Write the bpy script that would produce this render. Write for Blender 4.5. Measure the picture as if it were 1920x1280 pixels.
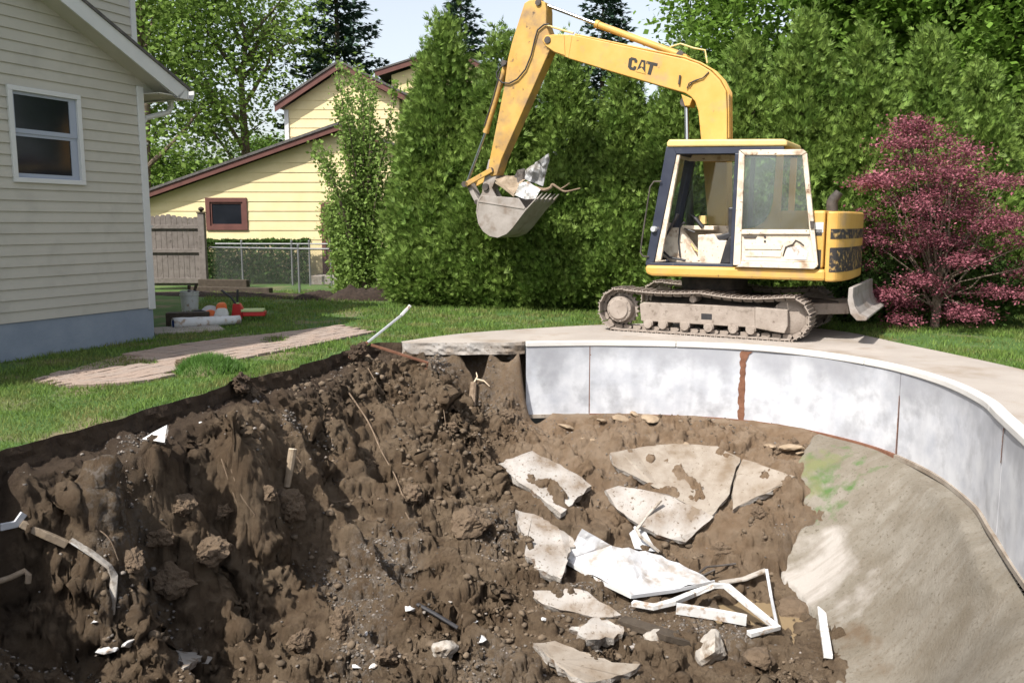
import bpy, bmesh, math, random
import numpy as np
from mathutils import Vector, Matrix
R = math.radians
for o in list(bpy.data.objects): bpy.data.objects.remove(o)
S = bpy.context.scene
C = S.collection
# ---------------- camera, sky, sun, exposure ----------------
cam = bpy.data.cameras.new('camera'); camo = bpy.data.objects.new('camera', cam); C.objects.link(camo)
cam.sensor_width = 36; cam.lens = 30.0; cam.clip_end = 600; cam.clip_start = .05
camo.location = (0, 0, 1.55); camo.rotation_euler = (R(90)-math.atan(220/1600), 0, 0)
cam.dof.use_dof = True; cam.dof.focus_distance = 12.0; cam.dof.aperture_fstop = 5.6
S.camera = camo
SUN_EL = R(50); SUN_DIR = Vector((-.66, -.75, 0)).normalized()      # towards the sun
w = bpy.data.worlds.new('World'); S.world = w; w.use_nodes = True
nt = w.node_tree; sky = nt.nodes.new('ShaderNodeTexSky'); sky.sky_type = 'NISHITA'; sky.sun_disc = False
sky.sun_elevation = SUN_EL; sky.sun_rotation = math.atan2(SUN_DIR.x, SUN_DIR.y); sky.air_density = 1.15; sky.dust_density = 2.4; sky.ozone_density = 1.0
hz_ = nt.nodes.new('ShaderNodeHueSaturation'); hz_.inputs['Saturation'].default_value = .45; hz_.inputs['Value'].default_value = 1.38; nt.links.new(sky.outputs[0], hz_.inputs['Color'])      # thin even haze over the whole sky
bg = nt.nodes['Background']; bg.inputs[1].default_value = .11; nt.links.new(hz_.outputs[0], bg.inputs[0])
sl = bpy.data.lights.new('sun', 'SUN'); sl.energy = 5.0; sl.angle = R(.53); sl.color = (1, .955, .88)
so = bpy.data.objects.new('sun', sl); C.objects.link(so)
sd = Vector((SUN_DIR.x*math.cos(SUN_EL), SUN_DIR.y*math.cos(SUN_EL), math.sin(SUN_EL)))
so.rotation_euler = sd.to_track_quat('Z', 'Y').to_euler(); so.location = sd*40
S.render.engine = 'CYCLES'
S.cycles.filter_width = 1.5
S.view_settings.view_transform = 'Standard'; S.view_settings.look = 'None'; S.view_settings.gamma = 1; S.view_settings.exposure = .58
S.render.resolution_x = 1024; S.render.resolution_y = 682
random.seed(7); rng = np.random.default_rng(7)

# ---------------- materials ----------------
MATS = {}
def mat(name, c1, c2=None, scale=4., rough=.8, c3=None, s3=18., t3=(.55, .7), bump=0., bscale=30., metal=0., detail=6., island=0., trans=0., coord='Object', spec=.35, lo=.35, hi=.65, c4=None, s4=26., t4=(.64, .69)):
    if name in MATS: return MATS[name]
    m = bpy.data.materials.new(name); m.use_nodes = True; n = m.node_tree.nodes; l = m.node_tree.links
    b = n['Principled BSDF']; b.inputs['Roughness'].default_value = rough; b.inputs['Metallic'].default_value = metal
    b.inputs['Specular IOR Level'].default_value = spec
    tc = n.new('ShaderNodeTexCoord')
    def noise(sc, det=detail):
        t = n.new('ShaderNodeTexNoise'); t.inputs['Scale'].default_value = sc; t.inputs['Detail'].default_value = det; t.inputs['Roughness'].default_value = .6
        l.new(tc.outputs[coord], t.inputs['Vector']); return t
    def mix(f, a, c):
        x = n.new('ShaderNodeMix'); x.data_type = 'RGBA'; l.new(f, x.inputs[0])
        for v, i in ((a, 6), (c, 7)):
            if isinstance(v, tuple): x.inputs[i].default_value = (*v, 1)
            else: l.new(v, x.inputs[i])
        return x.outputs[2]
    def ramp(src, a, c):
        r = n.new('ShaderNodeMapRange'); r.inputs[1].default_value = a; r.inputs[2].default_value = c; l.new(src, r.inputs[0]); return r.outputs[0]
    col = c1
    if c2: col = mix(ramp(noise(scale).outputs[0], lo, hi), c1, c2)
    if c3: col = mix(ramp(noise(s3).outputs[0], *t3), col, c3)
    if c4: col = mix(ramp(noise(s4, 9).outputs[0], *t4), col, c4)
    if island:
        g = n.new('ShaderNodeNewGeometry'); h = n.new('ShaderNodeHueSaturation'); r = n.new('ShaderNodeMapRange')
        l.new(g.outputs['Random Per Island'], r.inputs[0]); r.inputs[3].default_value = 1-island; r.inputs[4].default_value = 1+island
        l.new(r.outputs[0], h.inputs['Value'])
        if isinstance(col, tuple): h.inputs['Color'].default_value = (*col, 1)
        else: l.new(col, h.inputs['Color'])
        col = h.outputs[0]
    if isinstance(col, tuple): b.inputs['Base Color'].default_value = (*col, 1)
    else: l.new(col, b.inputs['Base Color'])
    if bump:
        bp = n.new('ShaderNodeBump'); bp.inputs['Strength'].default_value = bump; bp.inputs['Distance'].default_value = .02
        l.new(noise(bscale, 8).outputs[0], bp.inputs['Height']); l.new(bp.outputs[0], b.inputs['Normal'])
    if trans:
        tr = n.new('ShaderNodeBsdfTranslucent'); ms = n.new('ShaderNodeMixShader'); ms.inputs[0].default_value = trans
        if isinstance(col, tuple): tr.inputs[0].default_value = (*col, 1)
        else: l.new(col, tr.inputs[0])
        l.new(b.outputs[0], ms.inputs[1]); l.new(tr.outputs[0], ms.inputs[2]); l.new(ms.outputs[0], n['Material Output'].inputs[0])
    m['x'] = 1; MATS[name] = m; return m
def glass(name, tint=(.8, .9, .9), dirt=.25, rough=.05):
    m = bpy.data.materials.new(name); m.use_nodes = True; n = m.node_tree.nodes; l = m.node_tree.links
    b = n['Principled BSDF']; b.inputs['Base Color'].default_value = (.55, .6, .62, 1); b.inputs['Roughness'].default_value = .35
    tr = n.new('ShaderNodeBsdfTransparent'); tr.inputs[0].default_value = (*tint, 1)
    gl = n.new('ShaderNodeBsdfGlossy'); gl.inputs['Roughness'].default_value = rough; fr = n.new('ShaderNodeFresnel'); fr.inputs[0].default_value = 1.5
    a = n.new('ShaderNodeMixShader'); l.new(fr.outputs[0], a.inputs[0]); l.new(tr.outputs[0], a.inputs[1]); l.new(gl.outputs[0], a.inputs[2])
    tc = n.new('ShaderNodeTexCoord'); t = n.new('ShaderNodeTexNoise'); t.inputs['Scale'].default_value = 3; t.inputs['Detail'].default_value = 8; l.new(tc.outputs['Object'], t.inputs['Vector'])
    r = n.new('ShaderNodeMapRange'); r.inputs[1].default_value = .35; r.inputs[2].default_value = .75; r.inputs[3].default_value = dirt*.4; r.inputs[4].default_value = dirt*1.6; l.new(t.outputs[0], r.inputs[0])
    x = n.new('ShaderNodeMixShader'); l.new(r.outputs[0], x.inputs[0]); l.new(a.outputs[0], x.inputs[1]); l.new(b.outputs[0], x.inputs[2]); l.new(x.outputs[0], n['Material Output'].inputs[0])
    return m

# ---------------- object helpers ----------------
def tag(o, label=None, cat=None, group=None, kind=None):
    for k, v in (('label', label), ('category', cat), ('group', group), ('kind', kind)):
        if v: o[k] = v
    return o
def link(o, parent=None):
    C.objects.link(o)
    if parent: o.parent = parent
    return o
def empty(name, loc=(0, 0, 0), rz=0, **kw):
    o = bpy.data.objects.new(name, None); o.location = loc; o.rotation_euler = (0, 0, rz); o.empty_display_size = .2; link(o); return tag(o, **kw)
def npmesh(name, V, F, m=None, smooth=False):
    V = np.asarray(V, np.float32); F = np.asarray(F, np.int32); k = F.shape[1]
    me = bpy.data.meshes.new(name); me.vertices.add(len(V)); me.vertices.foreach_set('co', V.ravel())
    me.loops.add(F.size); me.loops.foreach_set('vertex_index', F.ravel())
    me.polygons.add(len(F)); me.polygons.foreach_set('loop_start', np.arange(0, F.size, k, dtype=np.int32)); me.polygons.foreach_set('loop_total', np.full(len(F), k, np.int32))
    if smooth: me.polygons.foreach_set('use_smooth', np.ones(len(F), bool))
    me.update(calc_edges=True); me.validate()
    if m: me.materials.append(m)
    return me
def obj(name, me, parent=None, loc=(0, 0, 0), rot=(0, 0, 0)):
    o = bpy.data.objects.new(name, me); o.location = loc; o.rotation_euler = rot; return link(o, parent)
class MB:
    def __init__(s): s.v = []; s.f = []; s.mi = []; s.cur = 0
    def add(s, V, F):
        k = len(s.v); s.v += [tuple(p) for p in V]; s.f += [tuple(i+k for i in f) for f in F]; s.mi += [s.cur]*len(F); return s
    def box(s, a, b):
        (x0, y0, z0), (x1, y1, z1) = a, b
        return s.add([(x0, y0, z0), (x1, y0, z0), (x1, y1, z0), (x0, y1, z0), (x0, y0, z1), (x1, y0, z1), (x1, y1, z1), (x0, y1, z1)],
                     [(0, 3, 2, 1), (4, 5, 6, 7), (0, 1, 5, 4), (1, 2, 6, 5), (2, 3, 7, 6), (3, 0, 4, 7)])
    def obox(s, c, ax, ay, az):      # oriented box: centre and half-axis vectors
        c, ax, ay, az = map(Vector, (c, ax, ay, az)); V = [c+i*ax+j*ay+k*az for k in (-1, 1) for (i, j) in ((-1, -1), (1, -1), (1, 1), (-1, 1))]
        return s.add(V, [(0, 3, 2, 1), (4, 5, 6, 7), (0, 1, 5, 4), (1, 2, 6, 5), (2, 3, 7, 6), (3, 0, 4, 7)])
    def prism(s, poly, y0, y1, f=None):   # (x,z) outline swept along y; f maps points
        n = len(poly); V = [(x, y0, z) for x, z in poly]+[(x, y1, z) for x, z in poly]
        if f: V = [f(p) for p in V]
        a = sum(poly[i][0]*poly[(i+1) % n][1]-poly[(i+1) % n][0]*poly[i][1] for i in range(n))
        F = [tuple(range(n)), tuple(range(2*n-1, n-1, -1))]+[((i+1) % n, i, n+i, n+(i+1) % n) for i in range(n)]
        if a < 0: F = [tuple(reversed(q)) for q in F]
        return s.add(V, F)
    def tube(s, path, r, n=8, caps=True):
        P = [Vector(p) for p in path]; rs = r if isinstance(r, (list, tuple)) else [r]*len(P); V = []; F = []
        up = None
        for i, p in enumerate(P):
            t = (P[min(i+1, len(P)-1)]-P[max(i-1, 0)]).normalized()
            if up is None: up = t.orthogonal().normalized()
            up = (up-t*up.dot(t)); up = up.normalized() if up.length > 1e-6 else t.orthogonal().normalized()
            b = t.cross(up)
            for k in range(n):
                a = 2*math.pi*k/n; V.append(p+(up*math.cos(a)+b*math.sin(a))*rs[i])
        for i in range(len(P)-1):
            for k in range(n):
                F.append((i*n+k, i*n+(k+1) % n, (i+1)*n+(k+1) % n, (i+1)*n+k))
        if caps: F.append(tuple(range(n-1, -1, -1))); F.append(tuple((len(P)-1)*n+k for k in range(n)))
        return s.add(V, F)
    def cyl(s, a, b, r, n=20): return s.tube([a, b], r, n)
    def build(s, name, m, parent=None, bevel=0, smooth=False, loc=(0, 0, 0), rot=(0, 0, 0), seg=2):
        me = bpy.data.meshes.new(name); me.from_pydata([tuple(p) for p in s.v], [], s.f); me.validate()
        for q in (m if isinstance(m, list) else [m]): me.materials.append(q)
        if isinstance(m, list) and len(me.polygons) == len(s.mi): me.polygons.foreach_set('material_index', s.mi)
        if smooth:
            me.polygons.foreach_set('use_smooth', np.ones(len(me.polygons), bool))
            try: me.set_sharp_from_angle(angle=R(40))
            except Exception: pass
        me.update()
        o = obj(name, me, parent, loc, rot)
        if bevel:
            md = o.modifiers.new('bevel', 'BEVEL'); md.width = bevel; md.segments = seg; md.limit_method = 'ANGLE'; md.angle_limit = R(35)
        return o
def copy_tree(o, parent=None):
    c = o.copy(); C.objects.link(c); c.parent = parent
    for ch in [x for x in ALLOBJ() if x.parent == o]: copy_tree(ch, c)
    return c
def ALLOBJ(): return list(C.objects)

# ---------------- material palette ----------------
M = dict(
 soil=None,
 sod=mat('sod_soil', (.035, .022, .014), (.06, .04, .025), 9, .95, bump=.8, bscale=40),
 mulch=mat('mulch', (.02, .013, .01), (.045, .03, .022), 20, .95, bump=1., bscale=60),
 deck=mat('deck_concrete', (.30, .265, .235), (.36, .32, .285), 1.2, .9, c3=(.25, .20, .155), s3=1.4, t3=(.52, .72), bump=.5, bscale=90),
 conc=mat('broken_concrete', (.33, .31, .29), (.44, .42, .40), 7, .9, c3=(.17, .13, .095), s3=3.5, t3=(.36, .66), c4=(.12, .09, .066), s4=24, t4=(.58, .66), bump=.5, bscale=35),
 conctan=mat('tan_floor_concrete', (.235, .20, .165), (.29, .255, .215), 4, .9, c3=(.155, .115, .08), s3=3, t3=(.42, .72), c4=(.13, .10, .07), s4=26, t4=(.60, .68), bump=.25, bscale=40),
 rubble=mat('rubble_edge', (.25, .225, .20), (.34, .315, .29), 12, .95, c3=(.16, .11, .075), s3=9, t3=(.5, .65), bump=.9, bscale=45),
 yellow=mat('yellow_paint', (.49, .275, .058), (.53, .32, .09), 3, .55, c3=(.33, .23, .13), s3=2.6, t3=(.55, .76), bump=.06, bscale=40, c4=(.10, .065, .04), s4=9, t4=(.66, .72)),
 yellowdirty=mat('grimy_yellow_paint', (.44, .25, .055), (.49, .30, .085), 3, .6, c3=(.24, .16, .09), s3=2.2, t3=(.44, .66), bump=.1, bscale=40, c4=(.09, .06, .04), s4=8, t4=(.62, .70)),
 yellowpale=mat('faded_yellow_paint', (.56, .40, .155), (.60, .46, .21), 3, .55, c3=(.42, .30, .18), s3=5, t3=(.62, .75)),
 cream=mat('chalky_cream_paint', (.58, .49, .385), (.63, .555, .46), 5, .7, c3=(.30, .21, .14), s3=5, t3=(.52, .68), bump=.1, c4=(.13, .065, .035), s4=24, t4=(.62, .68)),
 black=mat('black_paint', (.018, .018, .022), (.04, .038, .04), 6, .45),
 decalblack=mat('black_decal', (.022, .020, .018), (.03, .028, .026), 8, .6, c3=(.30, .20, .09), s3=9, t3=(.62, .68)),
 blackworn=mat('scraped_black_paint', (.02, .018, .018), (.035, .03, .03), 6, .6, c3=(.34, .22, .08), s3=15, t3=(.52, .62)),
 navy=mat('blue_black_frame_paint', (.022, .026, .045), (.035, .04, .06), 4, .4, c3=(.14, .12, .10), s3=9, t3=(.65, .78)),
 dustmetal=mat('dusty_track_steel', (.23, .19, .16), (.31, .265, .23), 5, .85, c3=(.11, .085, .066), s3=9, t3=(.56, .72), bump=.35, bscale=50),
 darkmetal=mat('greasy_dark_steel', (.035, .03, .028), (.09, .075, .065), 7, .7, bump=.2),
 bucket=mat('bucket_steel', (.22, .195, .175), (.30, .27, .25), 3.5, .65, c3=(.14, .10, .072), s3=4, t3=(.52, .75), bump=.2, bscale=25),
 rod=mat('chrome_rod', (.55, .56, .58), None, rough=.18, metal=1.),
 hose=mat('black_hose', (.02, .02, .022), (.035, .035, .035), 9, .6),
 rust=mat('rust', (.12, .052, .03), (.19, .09, .055), 9, .95, bump=.5),
 galv=mat('galvanised_steel', (.42, .43, .455), (.54, .55, .575), 4, .5, c3=(.36, .33, .31), s3=6, t3=(.60, .78), metal=.25),
 sheet=mat('scraped_white_sheet', (.46, .465, .485), (.56, .56, .575), 3.5, .45, c3=(.30, .265, .235), s3=5, t3=(.5, .70), metal=.1, bump=.05),
 white=mat('white_paint', (.55, .55, .555), (.48, .475, .465), 7, .5, c3=(.30, .22, .16), s3=11, t3=(.54, .66)),
 coping=mat('white_coping', (.56, .545, .525), (.49, .475, .455), 3, .6, c3=(.36, .325, .29), s3=7, t3=(.66, .8)),
 wood=mat('weathered_wood', (.20, .15, .10), (.29, .23, .17), 12, .9, bump=.3),
 darkwood=mat('dark_timber', (.04, .03, .022), (.065, .05, .036), 12, .9, bump=.4),  # dark wood, tone lowered further to stand in for house shade on the timbers
 root=mat('root_bark', (.15, .105, .07), (.23, .17, .12), 20, .9),
 rock=mat('grey_field_stone', (.30, .27, .24), (.40, .37, .33), 6, .9, c3=(.16, .12, .085), s3=7, t3=(.5, .64), bump=.5),
 clod=mat('earth_clod', (.095, .066, .043), (.138, .099, .066), 6, .97, c3=(.075, .048, .03), s3=10, t3=(.55, .7), bump=1., bscale=40),
)

# ---- terrain of the excavated pit: a height field in metres ----
def _hash(ix, iy, seed):
    n = (ix * 374761393 + iy * 668265263 + seed * 1442695041) & 0x7fffffff
    n = ((n ^ (n >> 13)) * 1274126177) & 0x7fffffff
    n = ((n ^ (n >> 16)) * 974634533) & 0x7fffffff
    return ((n ^ (n >> 15)) & 0xffffff) / float(0x1000000)
def vnoise(x, y, seed=0):
    ix = np.floor(x).astype(np.int64); iy = np.floor(y).astype(np.int64)
    fx = x - ix; fy = y - iy
    fx = fx*fx*fx*(fx*(fx*6-15)+10); fy = fy*fy*fy*(fy*(fy*6-15)+10)
    a = _hash(ix, iy, seed); b = _hash(ix+1, iy, seed); c = _hash(ix, iy+1, seed); d = _hash(ix+1, iy+1, seed)
    return (a+(b-a)*fx)*(1-fy)+(c+(d-c)*fx)*fy
def fbm(x, y, oct=4, seed=0, gain=.5):
    s = 0*x; a = 1.; t = 0.
    for k in range(oct):
        s = s + a*(vnoise(x*2**k+17.3*k, y*2**k-9.1*k, seed+k)-.5)*2; t += a; a *= gain
    return s/t
def worley(x, y, seed=0):
    ix = np.floor(x).astype(np.int64); iy = np.floor(y).astype(np.int64)
    f1 = np.full(x.shape, 9.); f2 = np.full(x.shape, 9.); cid = np.zeros(x.shape)
    for dx in (-1, 0, 1):
        for dy in (-1, 0, 1):
            px = ix+dx+_hash(ix+dx, iy+dy, seed); py = iy+dy+_hash(ix+dx, iy+dy, seed+7)
            d = np.hypot(px-x, py-y); h = _hash(ix+dx, iy+dy, seed+13)
            nf = d < f1
            f2 = np.where(nf, f1, np.minimum(f2, d)); cid = np.where(nf, h, cid); f1 = np.where(nf, d, f1)
    return f1, f2, cid
def sstep(a, b, x):
    t = np.clip((x-a)/(b-a), 0, 1); return t*t*(3-2*t)

# pool wall line (plan), from the broken end round to behind the photographer
WALL = [(.18, 11.1), (1.07, 11.17), (2.0, 11.1), (2.95, 10.82), (3.6, 10.32), (4.13, 9.45), (4.3, 8.45), (4.2, 7.5), (3.98, 6.8), (3.72, 6.0), (3.42, 5.0), (3.12, 4.0), (2.8, 3.0), (2.3, 2.0), (1.5, 1.3), (.6, 1.0)]
# sod edge on the house side, near to far
EDGE = [(-.6, 1.1), (-2.2, 1.6), (-3.3, 2.9), (-3.68, 4.8), (-3.53, 5.73), (-3.36, 6.1), (-3.13, 6.9), (-2.84, 7.7), (-2.74, 8.4), (-2.34, 9.15), (-2.04, 10.3), (-1.74, 11.12), (-1.43, 11.14)]
def spline(P, n):
    P = np.array(P, float); out = []
    Q = np.vstack([2*P[0]-P[1], P, 2*P[-1]-P[-2]])
    for i in range(1, len(Q)-2):
        for t in np.linspace(0, 1, n, endpoint=False):
            p0, p1, p2, p3 = Q[i-1], Q[i], Q[i+1], Q[i+2]
            out.append(.5*((2*p1)+(-p0+p2)*t+(2*p0-5*p1+4*p2-p3)*t*t+(-p0+3*p1-3*p2+p3)*t**3))
    out.append(P[-1]); return np.array(out)
WALLS = spline(WALL, 10)
def seg_dist(x, y, poly, closed=False):
    best = np.full(x.shape, 99.); P = list(poly)
    if closed: P = P+[P[0]]
    for (ax, ay), (bx, by) in zip(P[:-1], P[1:]):
        ex, ey = bx-ax, by-ay; L = ex*ex+ey*ey+1e-12
        t = np.clip(((x-ax)*ex+(y-ay)*ey)/L, 0, 1)
        best = np.minimum(best, np.hypot(x-ax-t*ex, y-ay-t*ey))
    return best
def inside(x, y, poly):
    r = np.zeros(x.shape, bool); n = len(poly); j = n-1
    for i in range(n):
        xi, yi = poly[i]; xj, yj = poly[j]
        c = ((yi > y) != (yj > y)) & (x < (xj-xi)*(y-yi)/((yj-yi) if yj != yi else 1e-9)+xi)
        r ^= c; j = i
    return r
PIT = [tuple(p) for p in WALLS]+[tuple(p) for p in EDGE]
CP = [(-2.88, 5.87, -0.25), (-2.8, 6.5, -0.25), (-2.4, 7.08, -0.27), (-2.27, 7.73, -0.26), (-2.27, 8.92, -0.25), (-1.96, 9.65, -0.24), (-1.65, 10.01, -0.23), (-1.13, 10.52, -0.22), (-2.06, 7.98, -0.9), (-1.98, 7.62, -1.3), (-1.9, 7.23, -1.65), (-1.59, 9.55, -0.75), (-1.48, 8.8, -1.15), (-1.38, 8.15, -1.5), (-1.29, 7.57, -1.8), (-1.0, 9.76, -0.8), (-0.93, 8.96, -1.2), (-0.88, 8.42, -1.6), (-0.57, 7.91, -1.95), (-0.34, 8.74, -1.72), (-0.37, 9.45, -1.35), (-0.4, 10.46, -0.97), (-0.43, 11.15, -0.7), (-0.79, 10.41, -0.55), (0.0, 8.14, -2.05), (-2.42, 7.05, -0.85), (-2.38, 6.86, -1.25), (-2.31, 6.6, -1.6), (-2.76, 6.42, -0.85), (-2.74, 6.33, -1.25), (-2.61, 5.94, -1.7), (-1.7, 6.39, -1.95), (-3.49, 5.6, -0.39), (-3.39, 5.4, -0.65), (-3.36, 5.3, -0.98), (-3.32, 5.2, -1.3), (-3.13, 5.75, -0.45), (-3.08, 5.6, -0.85), (-3.06, 5.5, -1.27), (1.23, 10.11, -1.15), (0.26, 10.05, -1.2), (0.25, 9.61, -1.4), (1.16, 9.4, -1.65), (2.21, 9.22, -1.65), (1.85, 9.93, -1.3), (2.6, 9.09, -1.85), (2.01, 9.09, -1.85), (0.81, 8.9, -1.9), (0.76, 8.25, -2.1), (1.64, 8.63, -2.15), (2.78, 8.63, -2.27), (2.87, 8.07, -2.3), (2.29, 7.52, -2.3), (1.69, 7.48, -2.28), (0.18, 6.85, -2.2), (-0.7, 6.58, -2.05), (3.17, 9.45, -1.35), (2.78, 7.5, -2.29), (1.08, 6.77, -2.3), (2.43, 6.73, -2.28), (3.2, 9.09, -1.85), (3.77, 9.12, -1.25), (3.56, 8.55, -1.65), (3.33, 7.91, -1.95), (3.06, 7.22, -2.15), (4.04, 8.43, -1.32), (3.73, 7.72, -1.6), (3.48, 7.13, -1.85), (3.17, 6.42, -2.1), (3.84, 6.98, -1.3), (3.6, 6.5, -1.55), (3.35, 5.98, -1.85), (3.57, 5.76, -1.2), (-1, 5, -2.1), (-1, 3.4, -1.2), (0, 5, -2.1), (0, 3.4, -1.2), (1, 5, -2.1), (1, 3.4, -1.2), (2, 5, -2.1), (2, 3.4, -1.2), (3.0, 5.4, -1.7), (2.4, 4.2, -1.4), (-2.3, 4.5, -1.5), (-1.6, 3.6, -1.2)]
for (x, y) in WALLS[::4]:
    cx, cy = 1.0, 7.0; d = math.hypot(cx-x, cy-y); CP.append((x, y, -.95)); CP.append((x-(cx-x)/d*.3, y-(cy-y)/d*.3, -.95))
    CP.append((x+(cx-x)/d*.18, y+(cy-y)/d*.18, -.99))
_E = np.array(EDGE)
for i in range(len(_E)-1):
    for t in (0, .5):
        p = _E[i]*(1-t)+_E[i+1]*t; d = _E[i+1]-_E[i]; n = np.array([d[1], -d[0]])/np.hypot(*d)
        for off, z in ((-.7, -.17), (-.15, -.17), (.06, -.17), (.14, -.18)):
            q = p+n*off; CP.append((q[0], q[1], z))
for x in (-1.1, -.7, -.3, .1):
    CP += [(x, 11.5, -.17), (x, 11.06, -.17), (x, 12, -.17)]
for x in (-.55, -.25, .1):
    CP += [(x, 10.98, -.45), (x, 10.93, -.75)]
_C = np.array(CP); 
_A = np.hypot(_C[:, None, 0]-_C[None, :, 0], _C[:, None, 1]-_C[None, :, 1]); _n = len(_C)
_M = np.zeros((_n+3, _n+3)); _M[:_n, :_n] = -_A-np.eye(_n)*.02; _M[:_n, _n] = 1; _M[:_n, _n+1:] = _C[:, :2]; _M[_n, :_n] = 1; _M[_n+1:, :_n] = _C[:, :2].T
_W = np.linalg.solve(_M, np.concatenate([_C[:, 2], [0, 0, 0]]))
def base_h(x, y):
    s = _W[_n]+_W[_n+1]*x+_W[_n+2]*y
    for i in range(_n):
        s = s-_W[i]*np.sqrt((x-_C[i, 0])**2+(y-_C[i, 1])**2+.0004)
    return s
BASIN = [(3.15, 11.0), (3.84, 10.25), (3.41, 9.81), (3.18, 9.52), (3.3, 9.05), (3.18, 9.09), (2.83, 8.72), (2.93, 8.23), (2.87, 7.27), (2.68, 6.68), (2.4, 5.6), (2.0, 4.0), (2.0, 1.0), (5, 1), (5, 5), (5, 9), (4.4, 11)]
def basin_mask(x, y):
    w = (fbm(x*2.5, y*2.5, 5, 61, .6))*.08
    d = seg_dist(x, y, BASIN, True); ins = inside(x, y, BASIN)
    return np.where(ins, d, -d)+w
def soil_h(x, y):
    b = base_h(x, y)
    d = seg_dist(x, y, PIT, True); ins = inside(x, y, PIT); dw = seg_dist(x, y, WALLS)
    k = np.where(ins, 1., 0.)
    bm = basin_mask(x, y)
    # bank coordinates: s runs along the sod edge, q out of it into the pit
    s = (x+3.5)*.32+(y-5.7)*.947; q = (x+3.5)*.947-(y-5.7)*.32
    bank = sstep(.25, .6, q)*(1-sstep(2.6, 3.4, q))*sstep(.35, .7, d)*(1-sstep(5.6, 6.2, s))
    sw = s+.25*q+.22*fbm(x*1.1, y*1.1, 3, 5)
    ph = sw/.78; i0 = np.floor(ph); f = ph-i0
    amp = .5+.9*_hash(i0.astype(np.int64), i0.astype(np.int64)*0+3, 8)
    saw = np.where(f < .72, f/.72, (1-f)/.28)
    b = b+bank*amp*.40*(saw-.5)*k
    soft = k*(1-sstep(.05, .25, bm))*sstep(.06, .35, dw)
    loose = soft*sstep(.08, .3, d)
    b = b+.11*fbm(x*1.3, y*1.3, 5, 21)*loose
    b = b+.06*fbm(x*5, y*5, 5, 31, .62)*(loose*.8+.2*k)+.05*(.35-np.abs(fbm(x*2.6, y*2.6, 5, 37, .6)))*loose
    f1, f2, c = worley(x*2.6+.4*fbm(x*4, y*4, 2, 4), y*2.6+.4*fbm(x*4+9, y*4, 2, 4), 3)
    b = b+(c-.5)*.19*sstep(.02, .16, f2-f1)*loose*sstep(.35, .6, c+.25*fbm(x, y, 2, 77))
    f1, f2, c = worley(x*7, y*7, 9)
    b = b+.055*np.clip(.42-f1, 0, 1)*(c > .35)*soft*2
    f1, f2, c = worley(x*15, y*15, 19)
    b = b+.03*np.clip(.45-f1, 0, 1)*(c > .4)*soft*2
    b = b-.05*sstep(-.02, .06, bm)*k
    # ledges torn by the bucket teeth
    st = .17; bw = b+.10*fbm(x*1.9, y*1.9, 3, 45); tq = bw/st; ti = np.floor(tq); tf = tq-ti
    led = (ti+sstep(.30, .70, tf))*st-bw
    b = b+.75*led*loose*sstep(-.25, .25, fbm(x*.8+7, y*.8, 2, 46))*(1-sstep(8.8, 9.6, y)*(x > -.4))*sstep(.25, .45, d)
    b = b+.20*np.exp(-(((x-2.72)/.42)**2+((y-9.0)/.38)**2))*(1-sstep(-.02, .1, bm))
    # far tan slope under the wall is smoother; puddle hollow
    b = b-.06*np.exp(-(((x-2.75)/.45)**2+((y-8.0)/.5)**2))
    return b

# ---------------- pit soil ----------------
def soil_material():
    m = bpy.data.materials.new('pit_soil'); m.use_nodes = True; n = m.node_tree.nodes; l = m.node_tree.links
    b = n['Principled BSDF']; b.inputs['Roughness'].default_value = .97; b.inputs['Specular IOR Level'].default_value = .15
    tc = n.new('ShaderNodeTexCoord')
    def noise(sc, det=8, ro=.62):
        t = n.new('ShaderNodeTexNoise'); t.inputs['Scale'].default_value = sc; t.inputs['Detail'].default_value = det; t.inputs['Roughness'].default_value = ro; l.new(tc.outputs['Object'], t.inputs['Vector']); return t.outputs[0]
    def rng_(s, a, c):
        r = n.new('ShaderNodeMapRange'); r.inputs[1].default_value = a; r.inputs[2].default_value = c; l.new(s, r.inputs[0]); return r.outputs[0]
    def mix(f, a, c):
        x = n.new('ShaderNodeMix'); x.data_type = 'RGBA'; l.new(f, x.inputs[0])
        for v, i in ((a, 6), (c, 7)):
            if isinstance(v, tuple): x.inputs[i].default_value = (*v, 1)
            else: l.new(v, x.inputs[i])
        return x.outputs[2]
    at = n.new('ShaderNodeAttribute'); at.attribute_name = 'kinds'    # r: tan clay share, g: gravel share, b: dark topsoil share
    sp = n.new('ShaderNodeSeparateColor'); l.new(at.outputs['Color'], sp.inputs[0])
    base = mix(rng_(noise(2.6), .38, .60), (.118, .081, .051), (.182, .134, .090))
    base = mix(rng_(noise(9), .5, .72), base, (.082, .056, .037))
    clay = mix(rng_(noise(4), .4, .62), (.20, .135, .085), (.27, .20, .14))
    base = mix(sp.outputs[0], base, clay)
    base = mix(sp.outputs[2], base, (.05, .035, .026))
    v = n.new('ShaderNodeTexVoronoi'); v.inputs['Scale'].default_value = 55; l.new(tc.outputs['Object'], v.inputs['Vector'])
    sepv = n.new('ShaderNodeSeparateColor'); l.new(v.outputs['Color'], sepv.inputs[0])
    stone = mix(sepv.outputs[0], (.10, .085, .07), (.30, .28, .26))
    mth = n.new('ShaderNodeMath'); mth.operation = 'MULTIPLY'; l.new(rng_(sp.outputs[1], 0, 2.2), mth.inputs[0]); l.new(rng_(noise(14), .45, .55), mth.inputs[1])
    base = mix(mth.outputs[0], base, stone)
    l.new(base, b.inputs['Base Color'])
    bp = n.new('ShaderNodeBump'); bp.inputs['Strength'].default_value = 1.; bp.inputs['Distance'].default_value = .05; l.new(noise(38, 12, .85), bp.inputs['Height']); l.new(bp.outputs[0], b.inputs['Normal'])
    return m
M['soil'] = soil_material()
STEP = .015
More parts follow.
